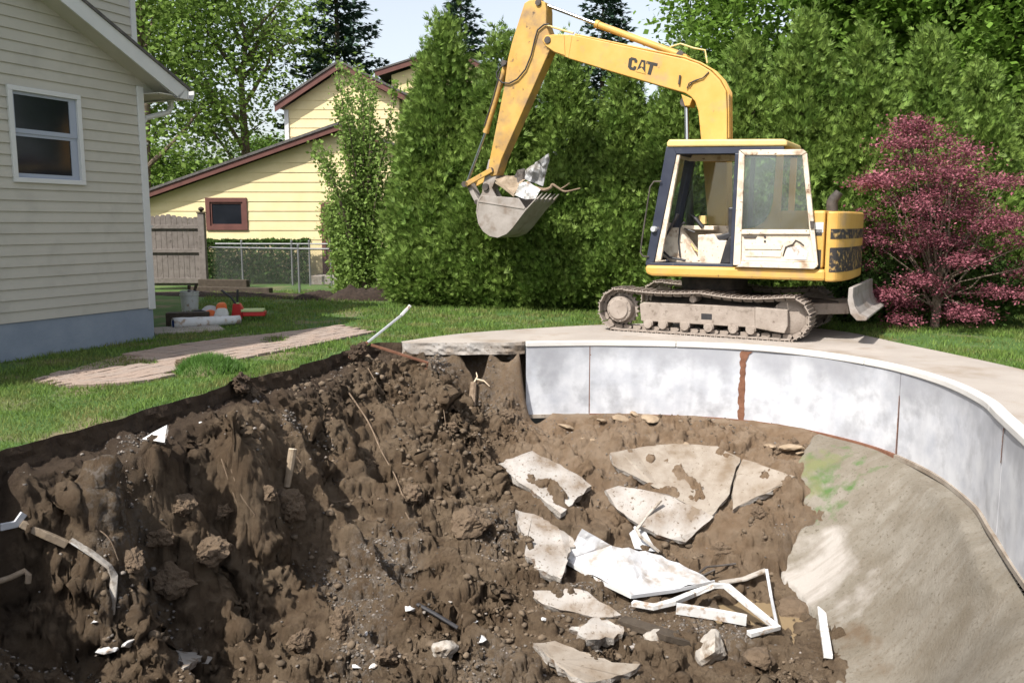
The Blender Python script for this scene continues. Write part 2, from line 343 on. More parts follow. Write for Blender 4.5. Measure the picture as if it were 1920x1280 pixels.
gx = np.arange(-4.6, 4.7, STEP); gy = np.arange(.8, 12.2, STEP)
GX, GY = np.meshgrid(gx, gy); GZ = soil_h(GX, GY)
def vnoise3(p, seed):
    i = np.floor(p).astype(np.int64); f = p-i; f = f*f*(3-2*f); r = 0
    for dx in (0, 1):
        for dy in (0, 1):
            for dz in (0, 1):
                w_ = (f[..., 0] if dx else 1-f[..., 0])*(f[..., 1] if dy else 1-f[..., 1])*(f[..., 2] if dz else 1-f[..., 2])
                r = r+w_*_hash(i[..., 0]+dx+57*(i[..., 2]+dz), i[..., 1]+dy+131*(i[..., 2]+dz), seed)
    return r
def fbm3(p, o, seed, gain=.55):
    s = 0; a = 1.; t = 0
    for k in range(o): s = s+a*(vnoise3(p*2**k+k*3.7, seed+k)-.5)*2; t += a; a *= gain
    return s/t
def worley3(p, seed):
    i = np.floor(p).astype(np.int64); f1 = np.full(p.shape[:-1], 9.); f2 = f1.copy(); c = np.zeros(p.shape[:-1])
    for dx in (-1, 0, 1):
        for dy in (-1, 0, 1):
            for dz in (-1, 0, 1):
                ix = i[..., 0]+dx+57*(i[..., 2]+dz); iy = i[..., 1]+dy+131*(i[..., 2]+dz)
                q = np.stack([i[..., 0]+dx+_hash(ix, iy, seed), i[..., 1]+dy+_hash(ix, iy, seed+5), i[..., 2]+dz+_hash(ix, iy, seed+9)], -1)
                d = np.sqrt(((q-p)**2).sum(-1)); n_ = d < f1; f2 = np.where(n_, f1, np.minimum(f2, d)); c = np.where(n_, _hash(ix, iy, seed+13), c); f1 = np.where(n_, d, f1)
    return f1, f2, c
def blocks(p, seed, tilt):      # fractured lumps: each cell is a tilted flat-faced block
    i = np.floor(p).astype(np.int64); f1 = np.full(p.shape[:-1], 9.); f2 = f1.copy(); h = np.zeros(p.shape[:-1])
    for dx in (-1, 0, 1):
        for dy in (-1, 0, 1):
            for dz in (-1, 0, 1):
                ix = i[..., 0]+dx+57*(i[..., 2]+dz); iy = i[..., 1]+dy+131*(i[..., 2]+dz)
                q = np.stack([i[..., 0]+dx+_hash(ix, iy, seed), i[..., 1]+dy+_hash(ix, iy, seed+5), i[..., 2]+dz+_hash(ix, iy, seed+9)], -1); v = p-q
                d = np.sqrt((v**2).sum(-1)); n_ = d < f1; f2 = np.where(n_, f1, np.minimum(f2, d)); f1 = np.where(n_, d, f1)
                h = np.where(n_, (_hash(ix, iy, seed+13)-.5)+tilt*((_hash(ix, iy, seed+17)-.5)*v[..., 0]+(_hash(ix, iy, seed+19)-.5)*v[..., 1]+(_hash(ix, iy, seed+23)-.5)*v[..., 2])*2, h)
    return h*sstep(0, .07, f2-f1)-.25*(1-sstep(0, .07, f2-f1))
# torn, clumpy relief pushed out along the surface normal, so that steep faces get lumps and overhangs
P3 = np.stack([GX, GY, GZ], -1); gz_y, gz_x = np.gradient(GZ, STEP); N3 = np.stack([-gz_x, -gz_y, np.ones_like(GZ)], -1); N3 /= np.linalg.norm(N3, axis=-1, keepdims=True)
dpit = np.where(inside(GX, GY, PIT), seg_dist(GX, GY, PIT, True), 0); rgh = sstep(.10, .35, dpit)*(1-sstep(-.05, .12, basin_mask(GX, GY)))*(1-.62*sstep(-.1, .35, GX)*sstep(6.9, 7.6, GY))
q_ = P3+.06*np.stack([fbm3(P3*4, 2, 301), fbm3(P3*4, 2, 311), fbm3(P3*4, 2, 321)], -1)
dsp = .125*blocks(q_*2.3, 71, 1.)+.075*blocks(q_*4.6, 77, 1.)
dsp = dsp+.045*blocks(q_*10, 78, 1.)+.022*blocks(q_*22, 79, 1.)
dsp = dsp*(.25+.75*sstep(-.2, .3, fbm3(P3*1.4, 2, 341)))+.05*fbm3(P3*3.2, 6, 331, .7)+.014*fbm3(P3*22, 2, 351)+.007*(rng.uniform(size=GX.shape)-.5)*2
P3 = P3+N3*(dsp*rgh)[..., None]; SX, SY, GZ = P3[..., 0], P3[..., 1], P3[..., 2]
def HZ(x, y):
    i = min(max((x-gx[0])/STEP, 0), len(gx)-2); j = min(max((y-gy[0])/STEP, 0), len(gy)-2); a, b = int(i), int(j); u, v = i-a, j-b
    return float((GZ[b, a]*(1-u)+GZ[b, a+1]*u)*(1-v)+(GZ[b+1, a]*(1-u)+GZ[b+1, a+1]*u)*v)
PITX = [tuple(p) for p in WALLS]+[(-.6, .8), (-2.6, 1.2), (-3.9, 2.6), (-4.3, 5), (-4.2, 6), (-3.7, 7.4), (-3.4, 8.5), (-2.9, 9.7), (-2.6, 11), (-2.1, 11.9), (.18, 11.9)]
def gridmesh(name, X, Y, Z, keep, m, smooth=True):
    ny, nx = X.shape; idx = np.arange(nx*ny).reshape(ny, nx)
    F = np.stack([idx[:-1, :-1], idx[:-1, 1:], idx[1:, 1:], idx[1:, :-1]], -1)[keep]
    used = np.unique(F); mp = np.zeros(nx*ny, np.int64); mp[used] = np.arange(len(used))
    V = np.stack([X, Y, Z], -1).reshape(-1, 3)[used]
    return npmesh(name, V, mp[F], m, smooth), used
cxm = (GX[:-1, :-1]+GX[1:, 1:])/2; cym = (GY[:-1, :-1]+GY[1:, 1:])/2
BMg = basin_mask(GX, GY); BMc = basin_mask(cxm, cym)
keep = inside(cxm, cym, PITX) & (BMc < .2)
me, used = gridmesh('pit_soil', SX, SY, GZ, keep, M['soil'])
# soil kinds by place: tan clay below the far wall, gravelly bedding along the bench, dark topsoil under the sod
clay = sstep(-.6, .5, GX)*sstep(8.6, 9.8, GY+.5*fbm(GX, GY, 3, 91))*.9+.35*sstep(1.2, 2.2, GX)*sstep(8.0, 9, GY)
clay = np.clip(clay, 0, 1)
dE = seg_dist(GX, GY, EDGE)
grv = np.exp(-((dE-.42-.18*fbm(GX*1.5, GY*1.5, 2, 50))/.2)**2)*sstep(-.15, .35, fbm(GX*1.2, GY*1.2, 3, 51))*1.3
grv = grv+.8*sstep(.2, .5, fbm(GX*.9+4, GY*.9, 3, 53))*sstep(.4, .8, dE)*(1-clay)
topd = (1-sstep(.12, .5, dE+.12*fbm(GX*3, GY*3, 2, 57)))*.8
col = np.stack([clay, np.clip(grv, 0, 1), np.clip(topd, 0, 1), np.ones_like(clay)], -1).reshape(-1, 4)[used]
at = me.attributes.new('kinds', 'FLOAT_COLOR', 'POINT'); at.data.foreach_set('color', col.astype(np.float32).ravel())
tag(obj('pit_soil', me), kind='structure')

# ---------------- pool basin: the smooth troweled bowl under the wall ----------------
def basin_material():
    m = mat('basin_concrete', (.160, .142, .115), (.205, .185, .155), 5, .9, c3=(.125, .105, .078), s3=1.7, t3=(.42, .70), bump=.6, bscale=38, c4=(.10, .083, .062), s4=30, t4=(.56, .68))
    n = m.node_tree.nodes; l = m.node_tree.links; b = n['Principled BSDF']; src = b.inputs['Base Color'].links[0].from_socket
    tc = n.new('ShaderNodeTexCoord')
    def blot(loc, sc, nz, col, src, th):       # algae and whitish scale stains with a shape of their own
        mp = n.new('ShaderNodeMapping'); mp.inputs['Location'].default_value = tuple(-a*b_ for a, b_ in zip(loc, sc)); mp.inputs['Scale'].default_value = sc; l.new(tc.outputs['Object'], mp.inputs[0])
        ln = n.new('ShaderNodeVectorMath'); ln.operation = 'LENGTH'; l.new(mp.outputs[0], ln.inputs[0])
        t = n.new('ShaderNodeTexNoise'); t.inputs['Scale'].default_value = nz; t.inputs['Detail'].default_value = 6; l.new(tc.outputs['Object'], t.inputs[0])
        s = n.new('ShaderNodeMath'); s.operation = 'SUBTRACT'; l.new(t.outputs[0], s.inputs[0]); k = n.new('ShaderNodeMath'); k.operation = 'MULTIPLY'; k.inputs[1].default_value = .35; l.new(ln.outputs['Value'], k.inputs[0]); l.new(k.outputs[0], s.inputs[1])
        r = n.new('ShaderNodeMapRange'); r.inputs[1].default_value = th; r.inputs[2].default_value = th+.2; l.new(s.outputs[0], r.inputs[0])
        x = n.new('ShaderNodeMix'); x.data_type = 'RGBA'; l.new(r.outputs[0], x.inputs[0]); l.new(src, x.inputs[6]); x.inputs[7].default_value = (*col, 1); return x.outputs[2]
    src = blot((3.1, 8.35, -1.8), (1.6, 1.2, .6), 2.2, (.32, .295, .27), src, .22)
    src = blot((3.55, 9.35, -1.2), (1.5, 1.6, .6), 7, (.065, .115, .035), src, .31)
    src = blot((3.3, 9.6, -1.2), (2., 2., .6), 5, (.13, .135, .062), src, .27)
    src = blot((3.1, 7.2, -2.0), (5., 1.2, 1.), 4, (.11, .078, .05), src, .26)
    mp = n.new('ShaderNodeMapping'); mp.inputs['Rotation'].default_value = (0, 0, .45); mp.inputs['Scale'].default_value = (2.2, 13., 3.); l.new(tc.outputs['Object'], mp.inputs[0])
    t = n.new('ShaderNodeTexNoise'); t.inputs['Scale'].default_value = 1.0; t.inputs['Detail'].default_value = 10; l.new(mp.outputs[0], t.inputs[0]); r = n.new('ShaderNodeMapRange'); r.inputs[1].default_value = .48; r.inputs[2].default_value = .72; r.inputs[4].default_value = .45; l.new(t.outputs[0], r.inputs[0])
    x = n.new('ShaderNodeMix'); x.data_type = 'RGBA'; l.new(r.outputs[0], x.inputs[0]); l.new(src, x.inputs[6]); x.inputs[7].default_value = (.125, .10, .072, 1); src = x.outputs[2]      # silt runs down the slope
    l.new(src, b.inputs['Base Color']); return m
def blur(A, r):
    for ax in (0, 1):
        for _ in range(3):
            P_ = np.pad(A, [(r+1, r) if a_ == ax else (0, 0) for a_ in (0, 1)], mode='edge'); cs_ = np.cumsum(P_, ax); n_ = A.shape[ax]
            A = (np.take(cs_, np.arange(2*r+1, 2*r+1+n_), ax)-np.take(cs_, np.arange(0, n_), ax))/(2*r+1)
    return A
B0 = base_h(GX, GY)
BZ = blur(B0, 13)+.012*fbm(GX*2, GY*2, 3, 71)
dW = seg_dist(GX, GY, WALLS)
BZ = BZ+.05*np.exp(-((dW-.16)/.06)**2)*(GX > 3.6)*sstep(4.5, 5.5, GY)*(1-sstep(8.3, 8.8, GY))     # raised cove along the wall foot
edge_drop = .10*(1-sstep(.0, .03, BMg))
keep = inside(cxm, cym, [tuple(p) for p in WALLS]+[(-1, .9)]) & (BMc > -.03)
me, used = gridmesh('pool_basin', GX, GY, BZ-edge_drop, keep, basin_material())
tag(obj('pool_basin', me), kind='structure')

# ---------------- puddle ----------------
wm = mat('muddy_water', (.20, .145, .085), (.23, .17, .10), 2, .08, spec=.6)
a = [i*2*math.pi/40 for i in range(40)]
pts = [(2.72+.75*math.cos(t), 7.95+.75*math.sin(t), -2.315) for t in a]
me = bpy.data.meshes.new('puddle_water'); me.from_pydata(pts, [], [tuple(range(40))]); me.materials.append(wm)
tag(obj('puddle_water', me), kind='structure')

# ---------------- ground sheet with the pit cut out, sod lip ----------------
from mathutils.geometry import delaunay_2d_cdt
def wob(P, amp, sp, seed):
    out = []
    for (ax, ay), (bx, by) in zip(P[:-1], P[1:]):
        L = math.hypot(bx-ax, by-ay); n = max(1, int(L/sp)); nx, ny = (by-ay)/L, -(bx-ax)/L
        for i in range(n):
            t = i/n; x, y = ax+(bx-ax)*t, ay+(by-ay)*t
            d = amp*float(fbm(np.array([x*3.]), np.array([y*3.]), 4, seed)[0]) if 0 < i or True else 0
            out.append((x+nx*d, y+ny*d))
    return out
EDGEW = wob(EDGE, .09, .03, 15)
hole = [tuple(p) for p in WALLS]+EDGEW+[(-1.43, 11.3), (.18, 11.3)]
# deck ring outline
DECK_OUT = [(-1.46, 11.2), (-1.0, 11.75), (-.46, 12.2), (.32, 12.62), (1.32, 13.05), (2.6, 13.35), (3.8, 13.15), (4.74, 12.35), (5.08, 10.95), (5.36, 9.6), (5.52, 8.4), (5.55, 7), (5.4, 5.5), (4.9, 4), (4.2, 2.6), (3.4, 1.2), (2.2, .3), (.6, 0)]
DECK_OUT = [tuple(p) for p in spline(DECK_OUT, 6)]
gverts = []; gedges = []
def loop_add(P):
    k = len(gverts); gverts.extend(Vector(p) for p in P); gedges.extend((k+i, k+(i+1) % len(P)) for i in range(len(P)))
B = 260
loop_add([(-B, -B), (B, -B), (B, B), (-B, B)]); loop_add(hole)
vv, ee, ff, *_ = delaunay_2d_cdt(gverts, gedges, [], 0, 1e-5)
V = np.array([(p.x, p.y, 0) for p in vv]); F = [f for f in ff]
cen = np.array([[sum(vv[i].x for i in f)/3, sum(vv[i].y for i in f)/3] for f in F])
ins = inside(cen[:, 0], cen[:, 1], hole)
F = np.array([f for f, q in zip(F, ins) if not q])
lawn = mat('lawn_turf', (.040, .085, .016), (.062, .115, .024), 2.5, .95, c3=(.16, .125, .075), s3=1.3, t3=(.52, .68), bump=.5, bscale=80)
tag(obj('lawn', npmesh('lawn', V, F, lawn)), kind='structure')
# cut face of the sod
mb = MB(); n = len(EDGEW); V = []; F = []
lev = 5
for i, (x, y) in enumerate(EDGEW):
    for k in range(lev+1):
        z = -.24*k/lev; d = (0 if k == 0 else .035*float(fbm(np.array([x*9.]), np.array([y*9.+k*3.1]), 3, 88)[0])+.02*k/lev)
        V.append((x+d*.95, y-d*.3, z+(0.003 if k == 0 else 0)))
for i in range(n-1):
    for k in range(lev): F.append((i*(lev+1)+k, i*(lev+1)+k+1, (i+1)*(lev+1)+k+1, (i+1)*(lev+1)+k))
mb.add(V, F); tag(mb.build('sod_edge', M['sod']), kind='structure')

# ---------------- concrete deck slab round the pool ----------------
inner = [tuple(p) for p in spline([(x+(x-1)/math.hypot(x-1, y-7)*.06, y+(y-7)/math.hypot(x-1, y-7)*.06) for x, y in WALL], 8)]
brk = wob([(-1.46, 11.2), (-1.40, 11.05), (-1.02, 11.06), (-.55, 11.04), (-.05, 11.07), (.18, 11.16)], .035, .05, 44)
outl = brk+inner+DECK_OUT[::-1]
gv = [Vector(p) for p in outl]; ge = [(i, (i+1) % len(gv)) for i in range(len(gv))]
vv, ee, ff, *_ = delaunay_2d_cdt(gv, ge, [], 0, 1e-5)
cen = np.array([[sum(vv[i].x for i in f)/3, sum(vv[i].y for i in f)/3] for f in ff]); ins = inside(cen[:, 0], cen[:, 1], outl)
V = [(p.x, p.y, .012) for p in vv]; F = [tuple(f) for f, q in zip(ff, ins) if q]
mb = MB(); mb.add(V, F); mb.cur = 1
def skirt(P, z0, z1, jit=0):
    V = []; F = []
    for i, (x, y) in enumerate(P):
        for k in range(5):
            t = k/4; d = jit*float(fbm(np.array([x*11.+k]), np.array([y*7.+k*5.]), 3, 12)[0])*(k > 0)
            V.append((x, y+d, z0+(z1-z0)*t))
    for i in range(len(P)-1):
        for k in range(4): F.append((i*5+k, i*5+k+1, (i+1)*5+k+1, (i+1)*5+k))
    mb.add(V, F)
skirt(brk+[inner[0]], .012, -.145, .03); mb.cur = 0; skirt(DECK_OUT, .012, -.02)
tag(mb.build('pool_deck', [M['deck'], M['conc']]), kind='structure')

# ---------------- pool wall: galvanised panels, seams, coping ----------------
wallm = mat('galvanised_pool_wall', (.40, .415, .46), (.54, .55, .58), 4, .5, c3=(.33, .335, .36), s3=3.1, t3=(.50, .70), metal=.1, bump=.05, bscale=12, lo=.3, hi=.6)
def wall_stains(m):      # tide mark below the coping and vertical water runs on the sheet
    n = m.node_tree.nodes; l = m.node_tree.links; b = n['Principled BSDF']; src = b.inputs['Base Color'].links[0].from_socket; tc = n.new('ShaderNodeTexCoord'); sx = n.new('ShaderNodeSeparateXYZ'); l.new(tc.outputs['Object'], sx.inputs[0])
    def nz(scale, det=6):
        mp = n.new('ShaderNodeMapping'); mp.inputs['Scale'].default_value = scale; l.new(tc.outputs['Object'], mp.inputs[0]); t = n.new('ShaderNodeTexNoise'); t.inputs['Scale'].default_value = 1; t.inputs['Detail'].default_value = det; l.new(mp.outputs[0], t.inputs[0]); return t.outputs[0]
    def math_(op, a, c):
        k = n.new('ShaderNodeMath'); k.operation = op
        for i, v in enumerate((a, c)):
            if isinstance(v, (int, float)): k.inputs[i].default_value = v
            else: l.new(v, k.inputs[i])
        return k.outputs[0]
    def rg(s, a, c):
        r = n.new('ShaderNodeMapRange'); r.inputs[1].default_value = a; r.inputs[2].default_value = c; l.new(s, r.inputs[0]); return r.outputs[0]
    def mix(f, c, col):
        x = n.new('ShaderNodeMix'); x.data_type = 'RGBA'; l.new(f, x.inputs[0]); l.new(c, x.inputs[6]); x.inputs[7].default_value = (*col, 1); return x.outputs[2]
    band = rg(math_('ADD', sx.outputs[2], math_('MULTIPLY', math_('SUBTRACT', nz((1.6, 1.6, 1.2)), .5), 1.3)), .55, .85)
    src = mix(math_('MULTIPLY', band, .75), src, (.27, .275, .30))
    runs = rg(nz((4.5, 4.5, .5), 5), .52, .72); src = mix(math_('MULTIPLY', runs, .3), src, (.30, .305, .335))
    l.new(src, b.inputs['Base Color'])
wall_stains(wallm)
WS = WALLS; cum = np.concatenate([[0], np.cumsum(np.hypot(*(WS[1:]-WS[:-1]).T))])
def wp(s): return np.array([np.interp(s, cum, WS[:, 0]), np.interp(s, cum, WS[:, 1])])
def wt(s): d = wp(s+.02)-wp(s-.02); return d/np.hypot(*d)
def wn(s): t = wt(s); return np.array([t[1], -t[0]])     # towards the pool
pool = empty('pool_wall', (2.2, 11.1, -.95), label='curved galvanised steel pool wall with white coping round the pit', cat='pool wall')
off = Vector((2.2, 11.1, -.95))
seams_px = [(1.04, 11.02), (2.9, 10.68), (4.01, 9.08), (3.89, 6.67)]
seams = [0.]
for sx, sy in seams_px:
    ss = np.linspace(0, cum[-1], 800); pp = np.array([wp(q) for q in ss]); seams.append(float(ss[np.argmin(np.hypot(pp[:, 0]-sx, pp[:, 1]-sy))]))
while seams[-1] < cum[-1]-2.3: seams.append(seams[-1]+2.0)
seams.append(float(cum[-1]))
def strip(s0, s1, z0, z1, o0, o1, zs=6, step=.08, wav=0, ragged=0, seed=1):
    mb = MB(); n = max(2, int((s1-s0)/step)); V = []; F = []
    for side, oo in ((0, o0), (1, o1)):
        for i in range(n+1):
            s = s0+(s1-s0)*i/n; p = wp(s); nn = wn(s)
            for k in range(zs+1):
                z = z0+(z1-z0)*k/zs; d = oo+wav*float(fbm(np.array([s*1.3]), np.array([z*2.]), 2, 33)[0])
                q = p+nn*d; V.append((q[0], q[1], z))
    m_ = (n+1)*(zs+1); W = zs+1
    for i in range(n):
        for k in range(zs):
            a = i*W+k; F.append((a, a+W, a+W+1, a+1)); F.append((m_+a, m_+a+1, m_+a+W+1, m_+a+W))
    for i in range(n): F.append((i*W+zs, (i+1)*W+zs, m_+(i+1)*W+zs, m_+i*W+zs)); F.append((i*W, m_+i*W, m_+(i+1)*W, (i+1)*W))
    for k in range(zs): F.append((k, k+1, m_+k+1, m_+k)); F.append((n*W+k, m_+n*W+k, m_+n*W+k+1, n*W+k+1))
    V = [(x-off.x, y-off.y, z-off.z) for x, y, z in V]; mb.add(V, F); return mb
for i in range(len(seams)-1):
    strip(seams[i]+.006, seams[i+1]-.006, -.955, -.05, .004, -.004, zs=8, wav=.014).build('wall_panel', wallm, pool, smooth=True)
    if i: strip(seams[i]-.02, seams[i]+.02, -.95, -.05, -.006, -.012, zs=1, step=.02).build('seam_strip', M['rust'], pool)
    strip(seams[i], seams[i+1], -1.0, -.955, .03, -.02, zs=1).build('bottom_flange', M['rust'] if i in (1, 2) else M['conctan'], pool)
# rust run down one seam: irregular flakes standing off the sheet
def rust_patch(s, zt, zb, w_, seed):
    r = random.Random(seed); mb = MB(); zs = np.linspace(zt, zb, 26); V = []; F = []
    for i, z in enumerate(zs):
        t = (z-zb)/(zt-zb); a = w_*(.25+.75*max(0, math.sin(t*5.+seed))*r.uniform(.6, 1.2)*t+.1*r.random()); b_ = w_*.28*r.uniform(.5, 1.2)
        for q in (s-b_, s, s+a):
            p = wp(q)+wn(q)*.0085; p2 = p; V.append((p2[0]-off.x, p2[1]-off.y, z-off.z))
    for i in range(25):
        for k in (0, 1): F.append((i*3+k, i*3+k+1, (i+1)*3+k+1, (i+1)*3+k))
    mb.add(V, F); mb.build('rust_stain', M['rust'], pool)
rust_patch(seams[2], -.06, -.955, .14, 2); rust_patch(seams[1], -.06, -.95, .02, 3); rust_patch(seams[2]+.93, -.055, -.12, .10, 5); rust_patch(seams[3], -.3, -.95, .02, 6); rust_patch(seams[4], -.06, -.35, .05, 8)
# coping in lengths
cs = [0.0, 1.98, 4.45, 7.0, 9.5, float(cum[-1])]
for i in range(len(cs)-1):
    strip(cs[i]+.003, cs[i+1]-.003, -.045, .020, .022, -.085, zs=1).build('coping_strip', M['coping'], pool, bevel=.01)

# ================= houses and fences =================
M.update(
 siding=mat('cream_vinyl_siding', (.40, .378, .33), (.435, .412, .362), 1.2, .6, bump=.05, bscale=8, c3=(.35, .33, .29), s3=2.5, t3=(.5, .75)),
 trimw=mat('house_white_trim', (.52, .52, .52), (.56, .56, .56), 3, .5),
 found=mat('painted_block_foundation', (.20, .235, .29), (.24, .275, .33), 2.5, .9, bump=.3, bscale=25),
 soffit=mat('vinyl_soffit', (.42, .40, .35), (.45, .43, .38), 2, .6),
 shingle=mat('asphalt_shingles', (.07, .065, .065), (.12, .11, .105), 15, .95, bump=.6, bscale=30),
 pane=mat('dark_window_glass', (.010, .012, .016), (.016, .018, .024), 2, .08, spec=.3),
 sash=mat('grey_blue_sash', (.30, .33, .40), None, rough=.5),
 ysiding=mat('yellow_lap_siding', (.62, .51, .28), (.67, .56, .33), 2, .7, c3=(.54, .44, .25), s3=3, t3=(.62, .8)),
 brown=mat('red_brown_trim', (.095, .036, .030), (.125, .05, .04), 5, .6),
 fence=mat('grey_fence_wood', (.13, .112, .10), (.18, .157, .143), 6, .9, c3=(.085, .072, .064), s3=11, t3=(.55, .7), bump=.3),  # wood darkened evenly to stand in for the house shadow on the fence
 galvpost=mat('galvanised_fence_steel', (.20, .205, .21), (.15, .155, .16), 6, .5, metal=.4),
)
def clip_half(P, a, b, c):      # keep a*x+b*z<=c
    out = []
    for i in range(len(P)):
        p, q = P[i], P[(i+1) % len(P)]; dp = a*p[0]+b*p[1]-c; dq = a*q[0]+b*q[1]-c
        if dp <= 0: out.append(p)
        if dp*dq < 0: t = dp/(dp-dq); out.append((p[0]+(q[0]-p[0])*t, p[1]+(q[1]-p[1])*t))
    return out
def siding(parent, x0, x1, z0, z1, step, m, halves=(), holes=(), y=0., proud=.018):
    k = 0
    while z0+k*step < z1:
        za, zb = z0+k*step, min(z0+(k+1)*step+.012, z1); k += 1
        if zb-za < .02: continue
        spans = [(x0, x1)]
        for hx0, hx1, hz0, hz1 in holes:
            if hz0 < zb-.012 and hz1 > za:
                spans = [s for a, b in spans for s in ((a, min(b, hx0)), (max(a, hx1), b)) if s[1]-s[0] > .02]
                if hz0-za > .015: spans.append((hx0, hx1, za, hz0))
                if zb-hz1 > .015: spans.append((hx0, hx1, hz1, zb))
        for sp_ in spans:
            a, b = sp_[:2]; ya, yb = sp_[2:] if len(sp_) > 2 else (za, zb)
            P = [(a, ya), (b, ya), (b, yb), (a, yb)]
            for h in halves: P = clip_half(P, *h) if len(P) > 2 else P
            if len(P) < 3: continue
            mb = MB(); mb.prism(P, 0, .012, f=lambda p: (p[0], y+p[1]-.004-proud*(zb-p[2])/(zb-za), p[2])); mb.build('siding_board', m, parent)
# ---- near house: gable wall facing the pool ----
hp = (-4.88, 11.54, 0); hang = math.atan2(.914, .405)
house = empty('house', hp, hang, label='house with cream lap siding and blue-grey foundation in shade beside the lawn', cat='house')
sl_ = .497
def rake(u): return 3.225+(.5-u)*.497-.055
win = (-1.90, -.955, 2.02, 3.09)
mb = MB(); mb.prism([(-8, 0), (-.02, 0), (-.02, 3.33), (-4.2, rake(-4.2)), (-8, 3.5)], .02, 2.6); mb.build('inner_wall', M['siding'], house)
mb = MB(); mb.box((-8, -.005, -.3), (0, .02, .43)); mb.build('foundation', M['found'], house)
siding(house, -7, -.075, .435, 6, .126, M['siding'], halves=[(sl_, 1, rake(0)+.0)], holes=[win])
mb = MB(); mb.box((-.08, -.032, .41), (.03, .25, 3.33)); mb.build('corner_post', M['trimw'], house, bevel=.006)
# window
wx0, wx1, wz0, wz1 = win
wi = MB(); t_ = .055
for a, b in (((wx0, wz0), (wx1, wz0+t_)), ((wx0, wz1-t_), (wx1, wz1)), ((wx0, wz0+t_), (wx0+t_, wz1-t_)), ((wx1-t_, wz0+t_), (wx1, wz1-t_))): wi.box((a[0], -.045, a[1]), (b[0], .03, b[1]))
wo = wi.build('window', M['trimw'], house, bevel=.004)
mid = (wz0+wz1)/2+.02
for (za, zb, yy) in ((mid, wz1-t_, -.012), (wz0+t_, mid, .0)):
    s = MB(); x0, x1 = wx0+t_, wx1-t_; q = .05
    for a, b in (((x0, za), (x1, za+q)), ((x0, zb-q*.7), (x1, zb)), ((x0, za+q), (x0+q*.6, zb-q*.7)), ((x1-q*1.9, za+q), (x1, zb-q*.7))): s.box((a[0], yy, a[1]), (b[0], yy+.03, b[1]))
    s.build('sash', M['sash'], wo)
    s = MB(); s.box((x0+.02, yy+.012, za+.02), (x1-.05, yy+.02, zb-.02)); s.build('pane', M['pane'], wo)
# roof of the wing
ru = [(.5, 3.225), (-4.2, 3.225+4.7*.497)]
def fb(u): return 3.225+(.5-u)*.497-.085
mb = MB(); mb.prism([(.5, 3.215), (.5, 3.37), (-4.2, fb(-4.2)+.215), (-4.2, fb(-4.2)), (.35, fb(.35)), (.30, 3.215)], -.325, -.30); mb.build('rake_board', M['trimw'], house, bevel=.004)
mb = MB(); mb.prism([(.36, fb(.36)+.02), (-4.2, fb(-4.2)+.02), (-4.2, fb(-4.2)+.035), (.36, fb(.36)+.035)], -.30, .0); mb.build('rake_soffit', M['soffit'], house)
mb = MB(); mb.prism([(-.08, 3.25), (.49, 3.25), (-.08, fb(-.08)+.03)], -.012, .25); mb.build('eave_return', M['soffit'], house)
mb = MB(); mb.box((.03, -.30, 3.235), (.48, 2.4, 3.25)); mb.build('eave_soffit', M['soffit'], house)
mb = MB(); mb.prism([(.55, 3.365), (-4.2, fb(-4.2)+.225), (-8.5, 3.4), (-8.5, 3.36), (-4.2, fb(-4.2)+.185), (.55, 3.325)][:6], -.345, 2.6)
rf = mb.build('roof', M['shingle'], house)
# gutter (open box) and downspout
mb = MB(); gp = [(.505, 3.34), (.505, 3.22), (.59, 3.22), (.625, 3.29), (.625, 3.34), (.612, 3.34), (.612, 3.295), (.583, 3.232), (.517, 3.232), (.517, 3.34)]
mb.prism(gp, -.33, 2.6); gu = mb.build('gutter', M['trimw'], house)
mb = MB(); mb.tube([(.56, .04, 3.24), (.56, .04, 3.14), (.50, .05, 3.06), (.30, .07, 3.0), (.14, .08, 2.95), (.075, .08, 2.86), (.075, .08, .75), (.075, .08, .64)], .036, 8); mb.build('downspout', M['trimw'], house, smooth=True)
for z in (2.6, 1.5): mb = MB(); mb.box((.03, .035, z), (.118, .125, z+.03)); mb.build('downspout_strap', M['trimw'], house)
# two-storey block behind
mb = MB(); mb.box((-8, 1.22, 0), (1.08, 9, 5.25)); mb.build('upper_wall', M['siding'], house)
siding(house, -3.4, 1.02, 3.4, 5.24, .126, M['siding'], y=1.215)
mb = MB(); mb.box((1.02, 1.18, 0), (1.11, 1.35, 5.24)); mb.build('corner_post', M['trimw'], house)
mb = MB(); mb.prism([(-8, 5.255), (1.2, 5.255), (1.2, 5.36), (-8, 5.36)], 1.1, 9.1); mb.build('upper_eave', M['trimw'], house)
mb = MB(); mb.prism([(1.1, 5.365), (5.1, 6.3), (9.1, 5.365)], -1.2, 8.1, f=lambda p: (-p[1]*1., p[0], p[2])); mb.build('upper_roof', M['shingle'], house)

# ---- neighbour's yellow house ----
Yh = 23.
yh = empty('yellow_house', (-6, Yh, 0), label='yellow neighbour house with red-brown trim behind the fences', cat='house')
def loc(P): return [(x+6, z) for x, z in P]
(lx, lz), (px_, pz), (rx, rz_) = loc([(-9.36, 2.31), (-4.49, 3.97), (-2.82, 3.34)])
s1 = (pz-lz)/(px_-lx); s2 = (pz-rz_)/(rx-px_)
x0 = lx-2.; x1 = px_+3.6
mb = MB(); mb.prism([(x0, 0), (x1, 0), (x1, pz-s2*(x1-px_)), (px_, pz), (x0, pz-s1*(px_-x0))], .02, 8); mb.build('inner_wall', M['ysiding'], yh)
wpx = loc([(-8.15, 1.39), (-7.05, 2.24)]); wa = (wpx[0][0], wpx[1][0], wpx[0][1], wpx[1][1])
dpx = loc([(-5.08, 0.16), (-4.37, 2.11)]); da = (dpx[0][0], dpx[1][0], dpx[0][1], dpx[1][1])
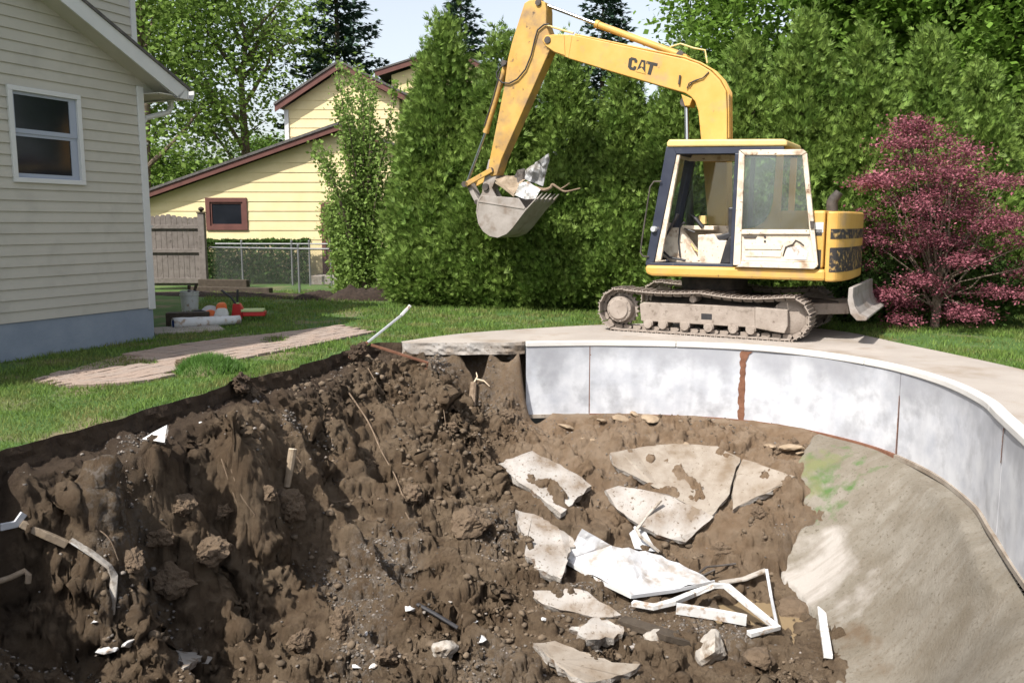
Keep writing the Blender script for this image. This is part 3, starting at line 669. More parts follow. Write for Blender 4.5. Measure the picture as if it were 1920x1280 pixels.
siding(yh, x0, x1, .12, pz, .253, M['ysiding'], halves=[(-s1, 1, pz-s1*px_), (s2, 1, pz+s2*px_)], holes=[wa, da], proud=.016)
mb = MB(); mb.box((x0, -.01, -.1), (x1, .02, .12)); mb.build('foundation', M['conc'], yh)
def rakes(parent, px_, pz, xl, xr, s1, s2, y, th, m, depth, xr2=None):
    for a, b, s, d in ((xl, px_, s1, -1), (px_, xr, s2, 1)):
        za = pz+(s*(a-px_) if d < 0 else 0); zb = pz-(0 if d < 0 else s*(b-px_))
        mb = MB(); mb.prism([(a, za), (b, zb), (b, zb+th), (a, za+th)], y-.28, y-.24); mb.build('rake_board', m, parent)
        mb = MB(); mb.prism([(a, za+th*.55), (b, zb+th*.55), (b, zb+th*.7), (a, za+th*.7)], y-.24, y); mb.build('soffit', m, parent)
        mb = MB(); mb.prism([(a-.02, za+th+.003), (b, zb+th+.003), (b, zb+th+.07), (a-.02, za+th+.07)], y-.31, y+depth); mb.build('roof', M['shingle'], parent)
rakes(yh, px_, pz, x0-.2, x1, s1, s2, 0, .14, M['brown'], 8.2)
def bwindow(parent, a, y, m, tr, muntin=False):
    x0, x1, z0, z1 = a; w = MB()
    for p, q in (((x0, z0), (x1, z0+tr)), ((x0, z1-tr), (x1, z1)), ((x0, z0+tr), (x0+tr, z1-tr)), ((x1-tr, z0+tr), (x1, z1-tr))): w.box((p[0], y-.05, p[1]), (q[0], y+.03, q[1]))
    o = w.build('window', m, parent); s = MB(); e = tr+.05; i = .045
    for p, q in (((x0+tr, z0+tr), (x1-tr, z0+e)), ((x0+tr, z1-e), (x1-tr, z1-tr)), ((x0+tr, z0+e), (x0+e, z1-e)), ((x1-e, z0+e), (x1-tr, z1-e))): s.box((p[0], y-.02, p[1]), (q[0], y+.02, q[1]))
    s.build('sash', m, o); s = MB(); s.box((x0+e, y-.002, z0+e), (x1-e, y+.008, z1-e)); s.build('pane', M['pane'], o); return o
bwindow(yh, wa, 0, M['brown'], .11)
d = MB(); d.box((da[0], -.06, da[2]), (da[0]+.1, .03, da[3])); d.box((da[1]-.1, -.06, da[2]), (da[1], .03, da[3])); d.box((da[0]+.1, -.06, da[3]-.1), (da[1]-.1, .03, da[3])); do = d.build('door', M['brown'], yh)
d = MB(); d.box((da[0]+.1, -.01, da[2]), (da[1]-.1, .02, da[3]-.1)); d.build('door_leaf', M['brown'], do)
d = MB(); d.box((da[0]+.18, -.03, da[2]+.9), (da[1]-.18, -.012, da[3]-.2)); d.build('door_pane', M['pane'], do)
d = MB(); d.box((da[0]-.15, -.9, -.1), (da[1]+.25, -.065, .22)); d.build('door_step', M['conc'], yh, bevel=.02)
# taller block set back
(ulx, ulz), (upx, upz), (urx, urz) = loc([(-6.69, 4.68), (-4.84, 5.86), (-3.26, 5.1)])
ux0 = loc([(-6.47, 4.86)])[0][0]
t1 = (upz-ulz)/(upx-ulx); t2 = (upz-urz)/(urx-upx); ux1 = upx+(upx-ux0)
mb = MB(); mb.prism([(ux0, 0), (ux1, 0), (ux1, upz-t2*(ux1-upx)), (upx, upz), (ux0, upz-t1*(upx-ux0))], 2.02, 9); mb.build('upper_wall', M['ysiding'], yh)
siding(yh, ux0, ux1, 2.5, upz, .253, M['ysiding'], halves=[(-t1, 1, upz-t1*upx), (t2, 1, upz+t2*upx)], y=2., proud=.016)
rakes(yh, upx, upz, ulx, urx+.6, t1, t2, 2., .17, M['brown'], 7.2)
mb = MB(); mb.box((ux0-.02, 1.95, 2.6), (ux0+.1, 2.1, upz-t1*(upx-ux0)-.05)); mb.build('corner_post', M['trimw'], yh)
# ---- far house whose roof shows over the evergreens ----
fh = empty('far_house', (-2.5, 34, 0), label='tan house with dark red roof edge showing above the evergreen hedge', cat='house')
fp = [(x+2.5, z) for x, z in [(-4.89, 7.29), (-2.3, 8.09), (-0.62, 7.06)]]
mb = MB(); mb.prism([(fp[0][0]+.2, 0), (fp[2][0]-.2, 0), (fp[2][0]-.2, fp[2][1]), (fp[1][0], fp[1][1]-.05), (fp[0][0]+.2, fp[0][1])], .3, 7); mb.build('wall', M['ysiding'], fh)
rakes(fh, fp[1][0], fp[1][1], fp[0][0]-.4, fp[2][0]+.3, (fp[1][1]-fp[0][1])/(fp[1][0]-fp[0][0]), (fp[1][1]-fp[2][1])/(fp[2][0]-fp[1][0]), .28, .2, M['brown'], 7)

# ---- board fence ----
bf = empty('wooden_fence', (-8.2, 20.3, 0), label='weathered grey board fence with capped post beside the cream house', cat='fence')
r_ = random.Random(3)
x = -.85
pk = []
while x < .80:
    wd = .128; h = 1.74+.035*math.cos((x+.02)*5.2)+r_.uniform(-.008, .008); mb = MB()
    mb.prism([(x, .1), (x+wd-.008, .1), (x+wd-.008, h-.03), (x+wd-.04, h), (x+.03, h), (x, h-.03)], 0, .02); mb.build('plank', M['fence'], bf); x += wd
for z, hh in ((1.44, .09), (.88, .09), (.16, .12)):
    mb = MB(); mb.box((-.9, -.045, z), (.84, -.001, z+hh)); mb.build('rail', M['fence'], bf, bevel=.004)
mb = MB(); mb.box((.82, -.09, -.1), (.97, .06, 1.80)); po = mb.build('post', M['fence'], bf, bevel=.01)
mb = MB(); mb.box((.805, -.105, 1.80), (.985, .075, 1.825)); mb.tube([(.895, -.015, 1.825), (.895, -.015, 1.85), (.895, -.015, 1.87), (.895, -.015, 1.90), (.895, -.015, 1.93), (.895, -.015, 1.95)], [.03, .03, .06, .07, .055, .015], 12); mb.build('finial', M['darkwood'], po, smooth=True)
# ---- chain-link fences ----
def chain_fence(P, h, label, posts):
    o = empty('chain_link_fence', (P[0][0], P[0][1], 0), label=label, cat='fence', group='chain link fences behind the lawn'); ox, oy = P[0]
    for x, y in posts:
        mb = MB(); mb.cyl((x-ox, y-oy, -.1), (x-ox, y-oy, h+.06), .026, 10); mb.tube([(x-ox, y-oy, h+.06), (x-ox, y-oy, h+.085), (x-ox, y-oy, h+.1)], [.034, .03, .008], 10); mb.build('post', M['galvpost'], o, smooth=True)
    for (a, b), (c, d) in zip(P[:-1], P[1:]):
        mb = MB(); mb.cyl((a-ox, b-oy, h), (c-ox, d-oy, h), .02, 8); mb.build('top_rail', M['galvpost'], o, smooth=True)
        L = math.hypot(c-a, d-b); ux, uy = (c-a)/L, (d-b)/L; V = []; F = []; g = .07; rr = .0017
        def wire(s0, z0, s1, z1):
            k = len(V); nx, ny = -uy*rr, ux*rr
            for s, z in ((s0, z0), (s1, z1)):
                for dx, dz in ((1, 0), (-.5, .87), (-.5, -.87)): V.append((a-ox+ux*s+nx*dx, b-oy+uy*s+ny*dx, z+dz*rr))
            F.extend([(k, k+1, k+4, k+3), (k+1, k+2, k+5, k+4), (k+2, k, k+3, k+5)])
        n = int((L+h)/g)
        for i in range(n):
            for sgn in (1, -1):
                s0 = i*g-h; s1 = i*g
                if sgn > 0: q0 = max(s0, 0); q1 = min(s1, L); z0 = q0-s0; z1 = q1-s0
                else: q0 = max(s0, 0); q1 = min(s1, L); z0 = h-(q0-s0); z1 = h-(q1-s0)
                if q1-q0 > .02: wire(q0, z0+.02, q1, z1+.02)
        mb = MB(); mb.add(V, F); w_ = mb.build('wire_mesh', M['galvpost'], o); w_['kind'] = 'stuff'
chain_fence([(-7.2, 20.4), (-4.81, 19.3), (-2.4, 18.6)], 1.0, 'galvanised chain link fence running from the board fence post to the evergreens', [(-4.81, 19.3), (-2.4, 18.6)])
chain_fence([(-7.6, 22.0), (-6.9, 21.9), (-5.6, 21.8), (-5.15, 21.8), (-4.6, 21.75)], 1.05, 'shorter chain link run in front of the clipped hedge by the yellow house', [(-6.9, 21.9), (-5.6, 21.8), (-5.15, 21.8), (-4.6, 21.75)])
# ---- landscape timbers and mulch ----
for i, (p, q, z, lab) in enumerate((((-7.35, 20.1), (-6.15, 19.9), .10, 'dark square timber lying at the foot of the fence post, upper of two'), ((-7.4, 19.6), (-5.4, 19.1), -.03, 'long dark timber edging the mulch bed, half buried'))):
    v = Vector((q[0]-p[0], q[1]-p[1], 0)); c = Vector(((p[0]+q[0])/2, (p[1]+q[1])/2, 0)); n = Vector((-v.y, v.x, 0)).normalized()
    mb = MB(); mb.obox((0, 0, z+.08), v/2, n*.09, Vector((0, 0, .085))); tag(mb.build('timber', M['darkwood'], loc=c, bevel=.012), lab, 'timber')
def mound(name, pts, h, label, cat, m, seed, kind=None, n=26):
    # a heap over an ellipse strip: pts centre, radii, angle
    (cx, cy), (ra, rb), ang = pts; V = []; F = []; ca, sa = math.cos(ang), math.sin(ang)
    for i in range(n+1):
        for j in range(48):
            r = i/n; t = 2*math.pi*j/48; x = ra*r*math.cos(t)*(1+.12*math.sin(3*t+seed)); y = rb*r*math.sin(t)
            X = x*ca-y*sa; Y_ = x*sa+y*ca
            z = h*max(0, 1-r*r)**.8*(1+.5*float(fbm(np.array([(cx+X)*2.]), np.array([(cy+Y_)*2.]), 3, seed)[0]))+.05*float(fbm(np.array([(cx+X)*9.]), np.array([(cy+Y_)*9.]), 3, seed+3)[0])*(r < .97)-.01*(r >= .97)
            V.append((X, Y_, z))
    for i in range(n):
        for j in range(48): F.append((i*48+j, (i+1)*48+j, (i+1)*48+(j+1) % 48, i*48+(j+1) % 48))
    me = npmesh(name, V, F, m, True); o = obj(name, me, loc=(cx, cy, 0)); return tag(o, label, cat, kind=kind)
mound('mulch_heap', ((-2.9, 17.6), (.85, .35), .1), .30, 'dark mulch heap at the left end of the evergreen hedge', 'mulch heap', M['mulch'], 4)
mound('mulch_heap', ((-4.0, 17.7), (.55, .25), -.1), .16, 'low dark mulch heap beside the chain link fence', 'mulch heap', M['mulch'], 9)
mound('mulch_bed', ((-5.6, 18.5), (3.4, .55), -.25), .05, None, None, M['mulch'], 6, kind='structure')

# ================= excavator =================
ex_ = empty('excavator', (3.02, 12.73, .012), R(-29), label='yellow tracked excavator with worn cab standing on the pool deck', cat='excavator')
def part(poly, y0, y1, name, m, parent=ex_, bevel=.008, smooth=False):
    mb = MB(); mb.prism(poly, y0, y1); return mb.build(name, m, parent, bevel=bevel, smooth=smooth)
# ---- tracks ----
def track_path():
    P = []
    for a in range(90, 271, 6): P.append((-1.09+.285*math.cos(R(a)), .315+.285*math.sin(R(a))))
    for x in np.linspace(-.98, 1.18, 30): P.append((x, .03))
    for a in range(270, 451, 6): P.append((1.28+.275*math.cos(R(a)), .305+.275*math.sin(R(a))))
    for t in np.linspace(0, 1, 40)[1:-1]:
        x = 1.28+(-1.09-1.28)*t; z = .58+.02*t; 
        P.append((x, z-.035*abs(math.sin(math.pi*2*t))*(1.3 if t < .5 else .8)+.0))
    return np.array(P)
TP = track_path(); TP = np.vstack([TP, TP[:1]]); tc_ = np.concatenate([[0], np.cumsum(np.hypot(*(TP[1:]-TP[:-1]).T))])
NS = 46
sh = MB(); pw = .0685
sh.box((-pw, -.225, 0), (pw, .225, .014)); sh.box((-pw+.004, -.222, .014), (-pw+.016, .222, .034)); sh.box((-.006, -.222, .014), (.006, .222, .03)); sh.box((pw-.016, -.222, .014), (pw-.004, .222, .034))
sh.box((-.05, -.09, -.05), (.05, -.06, -.001)); sh.box((-.05, .06, -.05), (.05, .09, -.001)); sh.cyl((.05, -.1, -.025), (.05, .1, -.025), .02, 8)
shoe_me = None
for side in (-1, 1):
    yc = side*.875
    tr = MB(); V = []; F = []
    for k, (x, z) in enumerate(TP[:-1]):
        t = TP[(k+1) % (len(TP)-1)]-TP[k-1]; t = t/np.hypot(*t); nx, nz = t[1], -t[0]
        for d in (-.012, -.03):
            for yy in (-.05, .05): V.append((x-nx*d*-1, yc+yy, z-nz*d*-1))
    n_ = len(TP)-1
    for k in range(n_):
        a = k*4; b = ((k+1) % n_)*4
        F += [(a, a+1, b+1, b), (a+2, b+2, b+3, a+3), (a, b, b+2, a+2), (a+1, a+3, b+3, b+1)]
    tr.add(V, F); tro = tr.build('track', M['darkmetal'], ex_)
    for i in range(NS):
        s = tc_[-1]*i/NS; x = np.interp(s, tc_, TP[:, 0]); z = np.interp(s, tc_, TP[:, 1])
        x2 = np.interp((s+.05) % tc_[-1], tc_, TP[:, 0]); z2 = np.interp((s+.05) % tc_[-1], tc_, TP[:, 1]); ang = math.atan2(z2-z, x2-x)
        if shoe_me is None: o = sh.build('track_shoe', M['dustmetal'], tro); shoe_me = o.data
        else: o = obj('track_shoe', shoe_me, tro)
        # path runs counter-clockwise seen from the near side: outward is to its right
        o.location = (x, yc, z); o.rotation_euler = (math.pi, -ang, 0) if True else (0, 0, 0)
        o.rotation_euler = Matrix(((math.cos(ang), 0, math.sin(ang)), (0, -1, 0), (math.sin(ang), 0, -math.cos(ang)))).to_euler()
    # sprocket with motor cover
    o_ = yc+side*.235; i_ = yc
    mb = MB(); n = 21; P = []
    for k in range(n*2): a = math.pi*k/n; rr = .255 if k % 2 else .215; P.append((-1.09+rr*math.cos(a), .315+rr*math.sin(a)))
    mb.prism(P, yc-.03, yc+.03); sp_ = mb.build('sprocket', M['dustmetal'], ex_, bevel=.006)
    mb = MB(); mb.tube([(-1.09, yc, .315), (-1.09, yc+side*.19, .315), (-1.09, yc+side*.20, .315), (-1.09, yc+side*.225, .315)], [.19, .185, .15, .14], 28); mb.build('final_drive', M['dustmetal'], sp_, smooth=True, bevel=.006)
    for k in range(9):
        a = 2*math.pi*k/9; mb = MB(); mb.cyl((-1.09+.165*math.cos(a), yc+side*.19, .315+.165*math.sin(a)), (-1.09+.165*math.cos(a), yc+side*.205, .315+.165*math.sin(a)), .014, 6); mb.build('bolt', M['dustmetal'], sp_)
    mb = MB(); mb.tube([(1.28, yc-.07, .305), (1.28, yc-.05, .305), (1.28, yc+.05, .305), (1.28, yc+.07, .305)], [.20, .235, .235, .20], 28); mb.build('idler', M['dustmetal'], ex_, smooth=True, bevel=.005)
    y0, y1 = sorted((yc+side*.13, yc-side*.17)); fy0, fy1 = sorted((yc+side*.17, yc-side*.16))
    fr = part([(-0.8, 0.394), (-0.744, 0.427), (0.846, 0.433), (0.857, 0.151), (-0.771, 0.156)], y0, y1, 'track_frame', M['dustmetal'], bevel=.012)
    part([(0.853, 0.433), (1.279, 0.418), (1.288, 0.206), (1.251, 0.103), (1.07, 0.121), (0.864, 0.152)], fy0, fy1, 'idler_guard', M['dustmetal'], fr, bevel=.01)
    e0, e1 = sorted((yc+side*.1325, yc+side*.125))
    part([(0.11, 0.309), (0.26, 0.309), (0.263, 0.228), (0.113, 0.227)], e0, e1, 'slot_shade', M['black'], fr, bevel=0)  # black plate standing in for the shade inside an open slot
    for k, xx in enumerate((-.66, -.44, -.12, .22, .56, .80)):
        mb = MB(); mb.cyl((xx, yc-.16, .115), (xx, yc+.16, .115), .06, 14); mb.box((xx-.07, yc+side*.12-.02, .10), (xx+.07, yc+side*.12+.02, .175)); mb.build('roller', M['dustmetal'], ex_, smooth=True, bevel=.005)
    mb = MB(); mb.cyl((-.02, yc-.12, .50), (-.02, yc+.16, .50), .05, 14); mb.build('carrier_roller', M['dustmetal'], ex_, smooth=True)
# ---- car body, slew ring, dozer blade ----
mb = MB(); mb.box((-.75, -.66, .25), (.85, .66, .50)); mb.box((-.45, -.5, .50), (.45, .5, .60)); mb.build('carbody', M['darkmetal'], ex_, bevel=.02)
mb = MB(); mb.cyl((0, 0, .60), (0, 0, .80), .48, 40); mb.build('slew_ring', M['darkmetal'], ex_)
bl = part([(2.018, 0.738), (2.075, 0.74), (2.075, 0.625), (2.107, 0.497), (2.168, 0.405), (2.259, 0.362), (2.248, 0.328), (2.135, 0.321), (2.054, 0.406), (2.014, 0.568)], -1.05, 1.05, 'dozer_blade', M['bucket'], bevel=.01)
for yy in (-.5, .36): part([(1.334, 0.457), (1.957, 0.493), (1.964, 0.35), (1.341, 0.304)], yy, yy+.14, 'blade_arm', M['dustmetal'], bl, bevel=.01)
mb = MB(); mb.cyl((1.15, 0, .48), (1.75, 0, .42), .055, 14); mb.cyl((1.75, 0, .42), (2.1, 0, .40), .03, 12); mb.build('blade_cylinder', M['darkmetal'], bl, smooth=True)
# ---- upper frame ----
sk = [(-0.703, 0.937), (-0.663, 0.96), (1.725, 0.962), (1.732, 0.813), (-0.589, 0.812), (-0.676, 0.839)]
part(sk, -1.10, 1.08, 'platform', M['yellow'], bevel=.035)
# engine housing and counterweight
zt = 1.635
eh = MB(); q = [(1.118, 1.709), (1.695, 1.705), (1.73, 0.96), (1.15, 0.945)]; xa, xb = q[0][0], q[1][0]
eh.box((xa, -1.05, q[2][1]+.01), (xb, 1.05, q[0][1])); eho = eh.build('engine_housing', M['yellow'], ex_, bevel=.03)
for (za, zb) in ([(1.658, 1.388), (1.654, 1.469)], [(1.678, 0.966), (1.666, 1.211)]):
    mb = MB(); mb.box((xa+.45, -1.053, za[1]), (xb-.03, -1.049, zb[1])); mb.build('black_stripe', M['decalblack'], eho)
mb = MB(); mb.box((xa+.41, -1.053, 1.43), (xa+.56, -1.0495, 1.56)); mb.build('white_sticker', M['white'], eho)
zc0 = [(1.764, 0.804)][0][1]; zc1 = [(1.721, 1.698)][0][1]
plan = [(xb+.02, -1.06), (xb+.10, -1.055), (xb+.17, -1.0), (xb+.235, -.8), (xb+.27, -.45), (xb+.28, 0), (xb+.27, .45), (xb+.235, .8), (xb+.17, 1.0), (xb+.10, 1.055), (xb+.02, 1.06)]
plan = [tuple(p) for p in spline(plan, 3)]
def planprism(plan, z0, z1, name, m, parent, bevel=0):
    mb = MB(); mb.prism([(x, y) for x, y in plan], z0, z1, f=lambda p: (p[0], p[2], p[1])); o = mb.build(name, m, parent, bevel=bevel); o.data.flip_normals(); return o
cw = planprism(plan, zc0, zc1, 'counterweight', M['yellow'], ex_, bevel=.025)
def planshell(z0, z1, m, name, i0=2, i1=-2, d=.004):
    P = plan[i0:i1]; mb = MB(); V = []; F = []
    for i, (x, y) in enumerate(P):
        a = Vector(P[min(i+1, len(P)-1)])-Vector(P[max(i-1, 0)]); nrm = Vector((a.y, -a.x)).normalized()
        for z in (z0, z1): V.append((x+nrm.x*d, y+nrm.y*d, z))
    for i in range(len(P)-1): F.append((2*i, 2*i+2, 2*i+3, 2*i+1))
    mb.add(V, F); mb.build(name, m, cw)
for (ya, yb) in ([(1.758, 1.476), (1.764, 1.348)], [(1.769, 1.24), (1.784, 0.927)]): planshell(yb[1], ya[1], M['blackworn'], 'black_stripe')
mb = MB(); mb.tube([(1.666, -0.35, 1.706), (1.66, -0.35, 1.834), (1.685, -0.35, 1.876), (1.748, -0.35, 1.96)], [.075, .075, .07, .055], 14); mb.build('exhaust', M['darkmetal'], ex_, smooth=True)
# ---- cab ----
cb = MB(); cb.prism([(-0.69, 0.995), (0.537, 1.001), (0.538, 0.958), (-0.697, 0.95)], -1.05, -.12); cab = cb.build('cab', M['navy'], ex_, bevel=.005)
part([(-0.428, 2.653), (-0.398, 2.688), (1.149, 2.623), (1.183, 2.595), (1.186, 2.534), (-0.426, 2.589)], -1.07, -.09, 'cab_roof', M['yellowpale'], cab, bevel=.022)
def both(poly, w_, name, m, y=-1.05, far=True):
    part(poly, y, y+w_, name, m, cab, bevel=.006)
    if far: part(poly, -.12-w_, -.12, name, m, cab, bevel=.006)
both([(-0.44, 2.592), (-0.341, 2.588), (-0.293, 2.486), (-0.58, 1.005), (-0.706, 0.965)], .07, 'front_post', M['navy'])
both([(-0.341, 2.584), (1.145, 2.529), (1.148, 2.445), (-0.293, 2.489)], .06, 'roof_rail', M['navy'])
part([(-0.432, 2.585), (-0.333, 2.581), (-0.346, 2.495), (-0.453, 2.499)], -.979, -.191, 'roof_rail', M['navy'], cab)
part([(-0.291, 2.48), (-0.246, 2.478), (-0.485, 1.029), (-0.571, 1.012)], -1.035, -.985, 'post_lining', M['cream'], cab, bevel=.006)
part([(-0.566, 2.547), (0.307, 2.514), (0.31, 2.424), (-0.579, 2.454)], -.20, -.185, 'roof_lining', M['cream'], cab, bevel=.004)
both([(0.513, 2.466), (0.57, 2.463), (0.551, 1.001), (0.493, 1.0)], .06, 'door_post', M['navy'])
part([(1.054, 2.448), (1.142, 2.445), (1.13, 1.439), (0.614, 1.437), (0.627, 1.465), (0.81, 1.494), (0.925, 1.564), (1.003, 1.689), (1.032, 1.827)], -1.05, -1.01, 'rear_quarter', M['yellow'], cab, bevel=.006)
part([(1.054, 2.448), (1.142, 2.445), (1.133, 1.688), (1.051, 1.688)], -.17, -.13, 'rear_post', M['yellow'], cab, bevel=.006)
part([(0.619, 1.43), (1.121, 1.432), (1.139, 0.993), (0.563, 0.987)], -1.045, -1.01, 'lower_side_panel', M['yellow'], cab)
part([(-0.862, 1.518), (0.292, 1.512), (0.313, 0.912), (-0.975, 0.904)], -.15, -.13, 'far_lower_panel', M['cream'], cab)
cg = glass('dusty_cab_glass', (.93, .97, .95), .035); dg_ = glass('scratched_door_glass', (.88, .93, .93), .07)
part([(0.586, 2.456), (1.037, 2.439), (1.021, 1.828), (0.992, 1.689), (0.914, 1.564), (0.798, 1.494), (0.622, 1.472)], -1.028, -1.022, 'side_window', dg_, cab, bevel=0)
part([(-0.604, 2.443), (0.283, 2.413), (0.284, 1.519), (-0.795, 1.526)], -.146, -.14, 'far_window', cg, cab, bevel=0)
q0, q1 = [(-0.369, 2.496), (-0.635, 1.011)]; mb = MB(); mb.add([(q0[0], -.978, q0[1]), (q0[0], -.192, q0[1]), (q1[0], -.192, q1[1]), (q1[0], -.978, q1[1])], [(0, 1, 2, 3)]); mb.build('windscreen', cg, cab)
# interior
part([(-0.604, 1.427), (-0.557, 1.473), (-0.358, 1.489), (-0.269, 1.398), (-0.106, 1.188), (0.009, 0.97), (-0.448, 0.983), (-0.579, 1.088)], -.72, -.52, 'front_console', M['cream'], cab, bevel=.03)
st = part([(-0.035, 1.386), (0.2, 1.402), (0.256, 1.314), (0.375, 1.315), (0.342, 0.982), (-0.023, 0.988)], -.80, -.35, 'seat_base', M['cream'], cab, bevel=.015)
part([(0.164, 1.358), (0.415, 1.433), (0.448, 1.36), (0.272, 1.27), (0.196, 1.284)], -.78, -.38, 'seat_cushion', M['black'], cab, bevel=.02)
part([(0.373, 1.768), (0.453, 1.768), (0.446, 1.36), (0.387, 1.36)], -.78, -.38, 'seat_back', M['black'], cab, bevel=.02)
part([(0.322, 0.99), (0.387, 1.246), (0.441, 1.363), (0.484, 1.377), (0.468, 1.008)], -.93, -.88, 'seat_cover', M['black'], cab, bevel=.015)
part([(-0.367, 1.519), (0.103, 1.512), (0.105, 1.452), (-0.366, 1.458)], -.5, -.2, 'side_console', M['cream'], cab, bevel=.01)
mb = MB(); mb.obox([(-0.1, -0.35, 1.596)][0], (.05, 0, 0), (0, .05, 0), (0, 0, .06)); mb.build('monitor', M['yellowpale'], cab, bevel=.008)
def lever(P, r, m=M['black'], name='lever', parent=cab):
    mb = MB(); mb.tube(P, r, 8); return mb.build(name, m, parent, smooth=True)
lever([(-0.565, -0.88, 1.203), (-0.429, -0.88, 1.445), (-0.326, -0.88, 1.639), (-0.303, -0.88, 1.676)], [.014, .016, .022, .026])
lever([(-0.298, -0.75, 1.068), (-0.327, -0.75, 1.287), (-0.31, -0.75, 1.505), (-0.241, -0.75, 1.565)], [.01, .01, .012, .02])
lever([(-0.052, -0.5, 1.49), (-0.157, -0.5, 1.611), (-0.237, -0.5, 1.672)], [.03, .03, .012])
lever([(-0.294, -0.6, 1.474), (-0.136, -0.6, 1.422)], .012)
lever([(-0.561, -0.8, 1.171), (-0.439, -0.8, 1.067), (-0.202, -0.8, 1.026)], .018)
lever([(-0.14, -0.75, 1.266), (-0.083, -0.75, 1.177), (0.096, -0.75, 1.083)], .013, M['yellowpale'], 'pedal_bar')
lever([(-0.487, -1.08, 2.121), (-0.588, -1.1, 2.123), (-0.641, -1.1, 2.051), (-0.75, -1.1, 1.289), (-0.763, -1.1, 1.131), (-0.722, -1.1, 1.087), (-0.657, -1.06, 1.079)], .011, M['darkmetal'], 'grab_rail')
mb = MB(); mb.cyl(*[(-0.588, -1.1, 1.469), (-0.574, -1.03, 1.468)], .04, 12); mb.build('cab_lamp', M['galv'], cab)
# ---- cab door, swung back flat against the side ----
D = -1.15
dr = part([(0.589, 2.495), (0.668, 2.43), (0.662, 1.466), (0.665, 0.993), (0.565, 0.991)], D, D+.045, 'cab_door', M['cream'], bevel=.01)
for nm, P in (('door_rail', [(0.596, 2.501), (1.4, 2.476), (1.448, 2.434), (1.391, 2.403), (0.675, 2.43)]), ('door_stile', [(1.394, 2.4), (1.451, 2.427), (1.65, 1.009), (1.61, 1.022), (1.524, 1.469)]),
              ('door_rail', [(0.665, 1.466), (1.521, 1.469), (1.534, 1.408), (0.66, 1.403)]), ('door_rail', [(0.666, 1.05), (1.602, 1.049), (1.644, 1.002), (1.6, 0.967), (0.602, 0.97), (0.668, 1.007)])):
    part(P, D, D+.045, nm, M['cream'], dr, bevel=.008)
part([(0.662, 1.399), (1.532, 1.405), (1.601, 1.052), (0.667, 1.053)], D+.03, D+.04, 'door_panel', M['cream'], dr, bevel=.004)
part([(0.672, 2.426), (1.391, 2.4), (1.518, 1.472), (0.669, 1.469)], D+.02, D+.026, 'door_glass', dg_, dr, bevel=0)
part([(0.679, 1.382), (0.861, 1.383), (0.848, 1.348), (0.694, 1.347)], D+.022, D+.028, 'handle_recess_shade', M['darkmetal'], dr, bevel=.003)  # dark plate drawn for the shade inside the handle recess
for a, b in [(0.965, 1.37), (0.967, 1.314)]: mb = MB(); mb.cyl((a, D+.02, b), (a, D+.029, b), .014, 10); mb.build('door_bolt', M['black'], dr)
part([(0.697, 1.276), (1.2, 1.275), (1.176, 1.206), (0.707, 1.206)], D+.018, D+.028, 'door_rib', M['cream'], dr, bevel=.006)
part([(0.707, 1.185), (1.191, 1.185), (1.18, 1.109), (0.717, 1.114)], D+.020, D+.028, 'door_rib', M['cream'], dr, bevel=.006)
lever([(1.205, -1.12, 1.123), (1.236, -1.13, 1.241), (1.321, -1.13, 1.277), (1.359, -1.13, 1.332), (1.413, -1.13, 1.305), (1.46, -1.125, 1.265)], .009, M['darkmetal'], 'latch_rod', dr)
part([(1.221, 1.117), (1.256, 1.235), (1.402, 1.264), (1.511, 1.184), (1.502, 1.081), (1.236, 1.083)], D+.024, D+.028, 'door_patch', M['white'], dr, bevel=.002)
part([(1.529, 1.577), (1.571, 1.577), (1.582, 1.483), (1.54, 1.482)], D-.02, D+.05, 'door_hinge', M['darkmetal'], dr, bevel=.004)
# ---- boom ----
bp_ = [(-2.908, 4.441), (-2.851, 4.509), (-2.681, 4.508), (-2.402, 4.472), (-2.274, 4.443), (-1.42, 4.193), (-0.564, 3.944), (-0.345, 3.857), (-0.167, 3.745), (-0.022, 3.598), (0.077, 3.434), (0.103, 3.117), (0.115, 2.762), (0.157, 1.55), (0.131, 1.16), (-0.012, 1.158), (-0.129, 1.55), (-0.228, 2.408), (-0.272, 2.78), (-0.324, 3.181), (-0.377, 3.322), (-0.443, 3.395), (-0.534, 3.455), (-0.798, 3.543), (-1.674, 3.846), (-2.445, 4.121), (-2.689, 4.232), (-2.831, 4.327)]
boom = part(bp_, 0, .30, 'boom', M['yellow'], bevel=.012)
part([(-2.439, 4.475), (-2.374, 4.461), (-2.436, 4.124), (-2.492, 4.149)], -.006, .306, 'boom_band', M['yellow'], boom, bevel=.004)
part([(-2.87, 4.462), (-2.606, 4.488), (-2.513, 4.475), (-2.492, 4.165), (-2.679, 4.24), (-2.831, 4.344)], -.012, .312, 'nose_plate', M['yellow'], boom, bevel=.005)
part([(-0.598, 3.444), (-0.426, 3.363), (-0.464, 3.266), (-0.537, 3.271)], .02, .28, 'cylinder_bracket', M['yellow'], boom, bevel=.008)
part([(-0.678, 3.955), (-0.615, 4.032), (-0.55, 4.019), (-0.499, 3.916)], .06, .24, 'cylinder_bracket', M['yellow'], boom, bevel=.006)
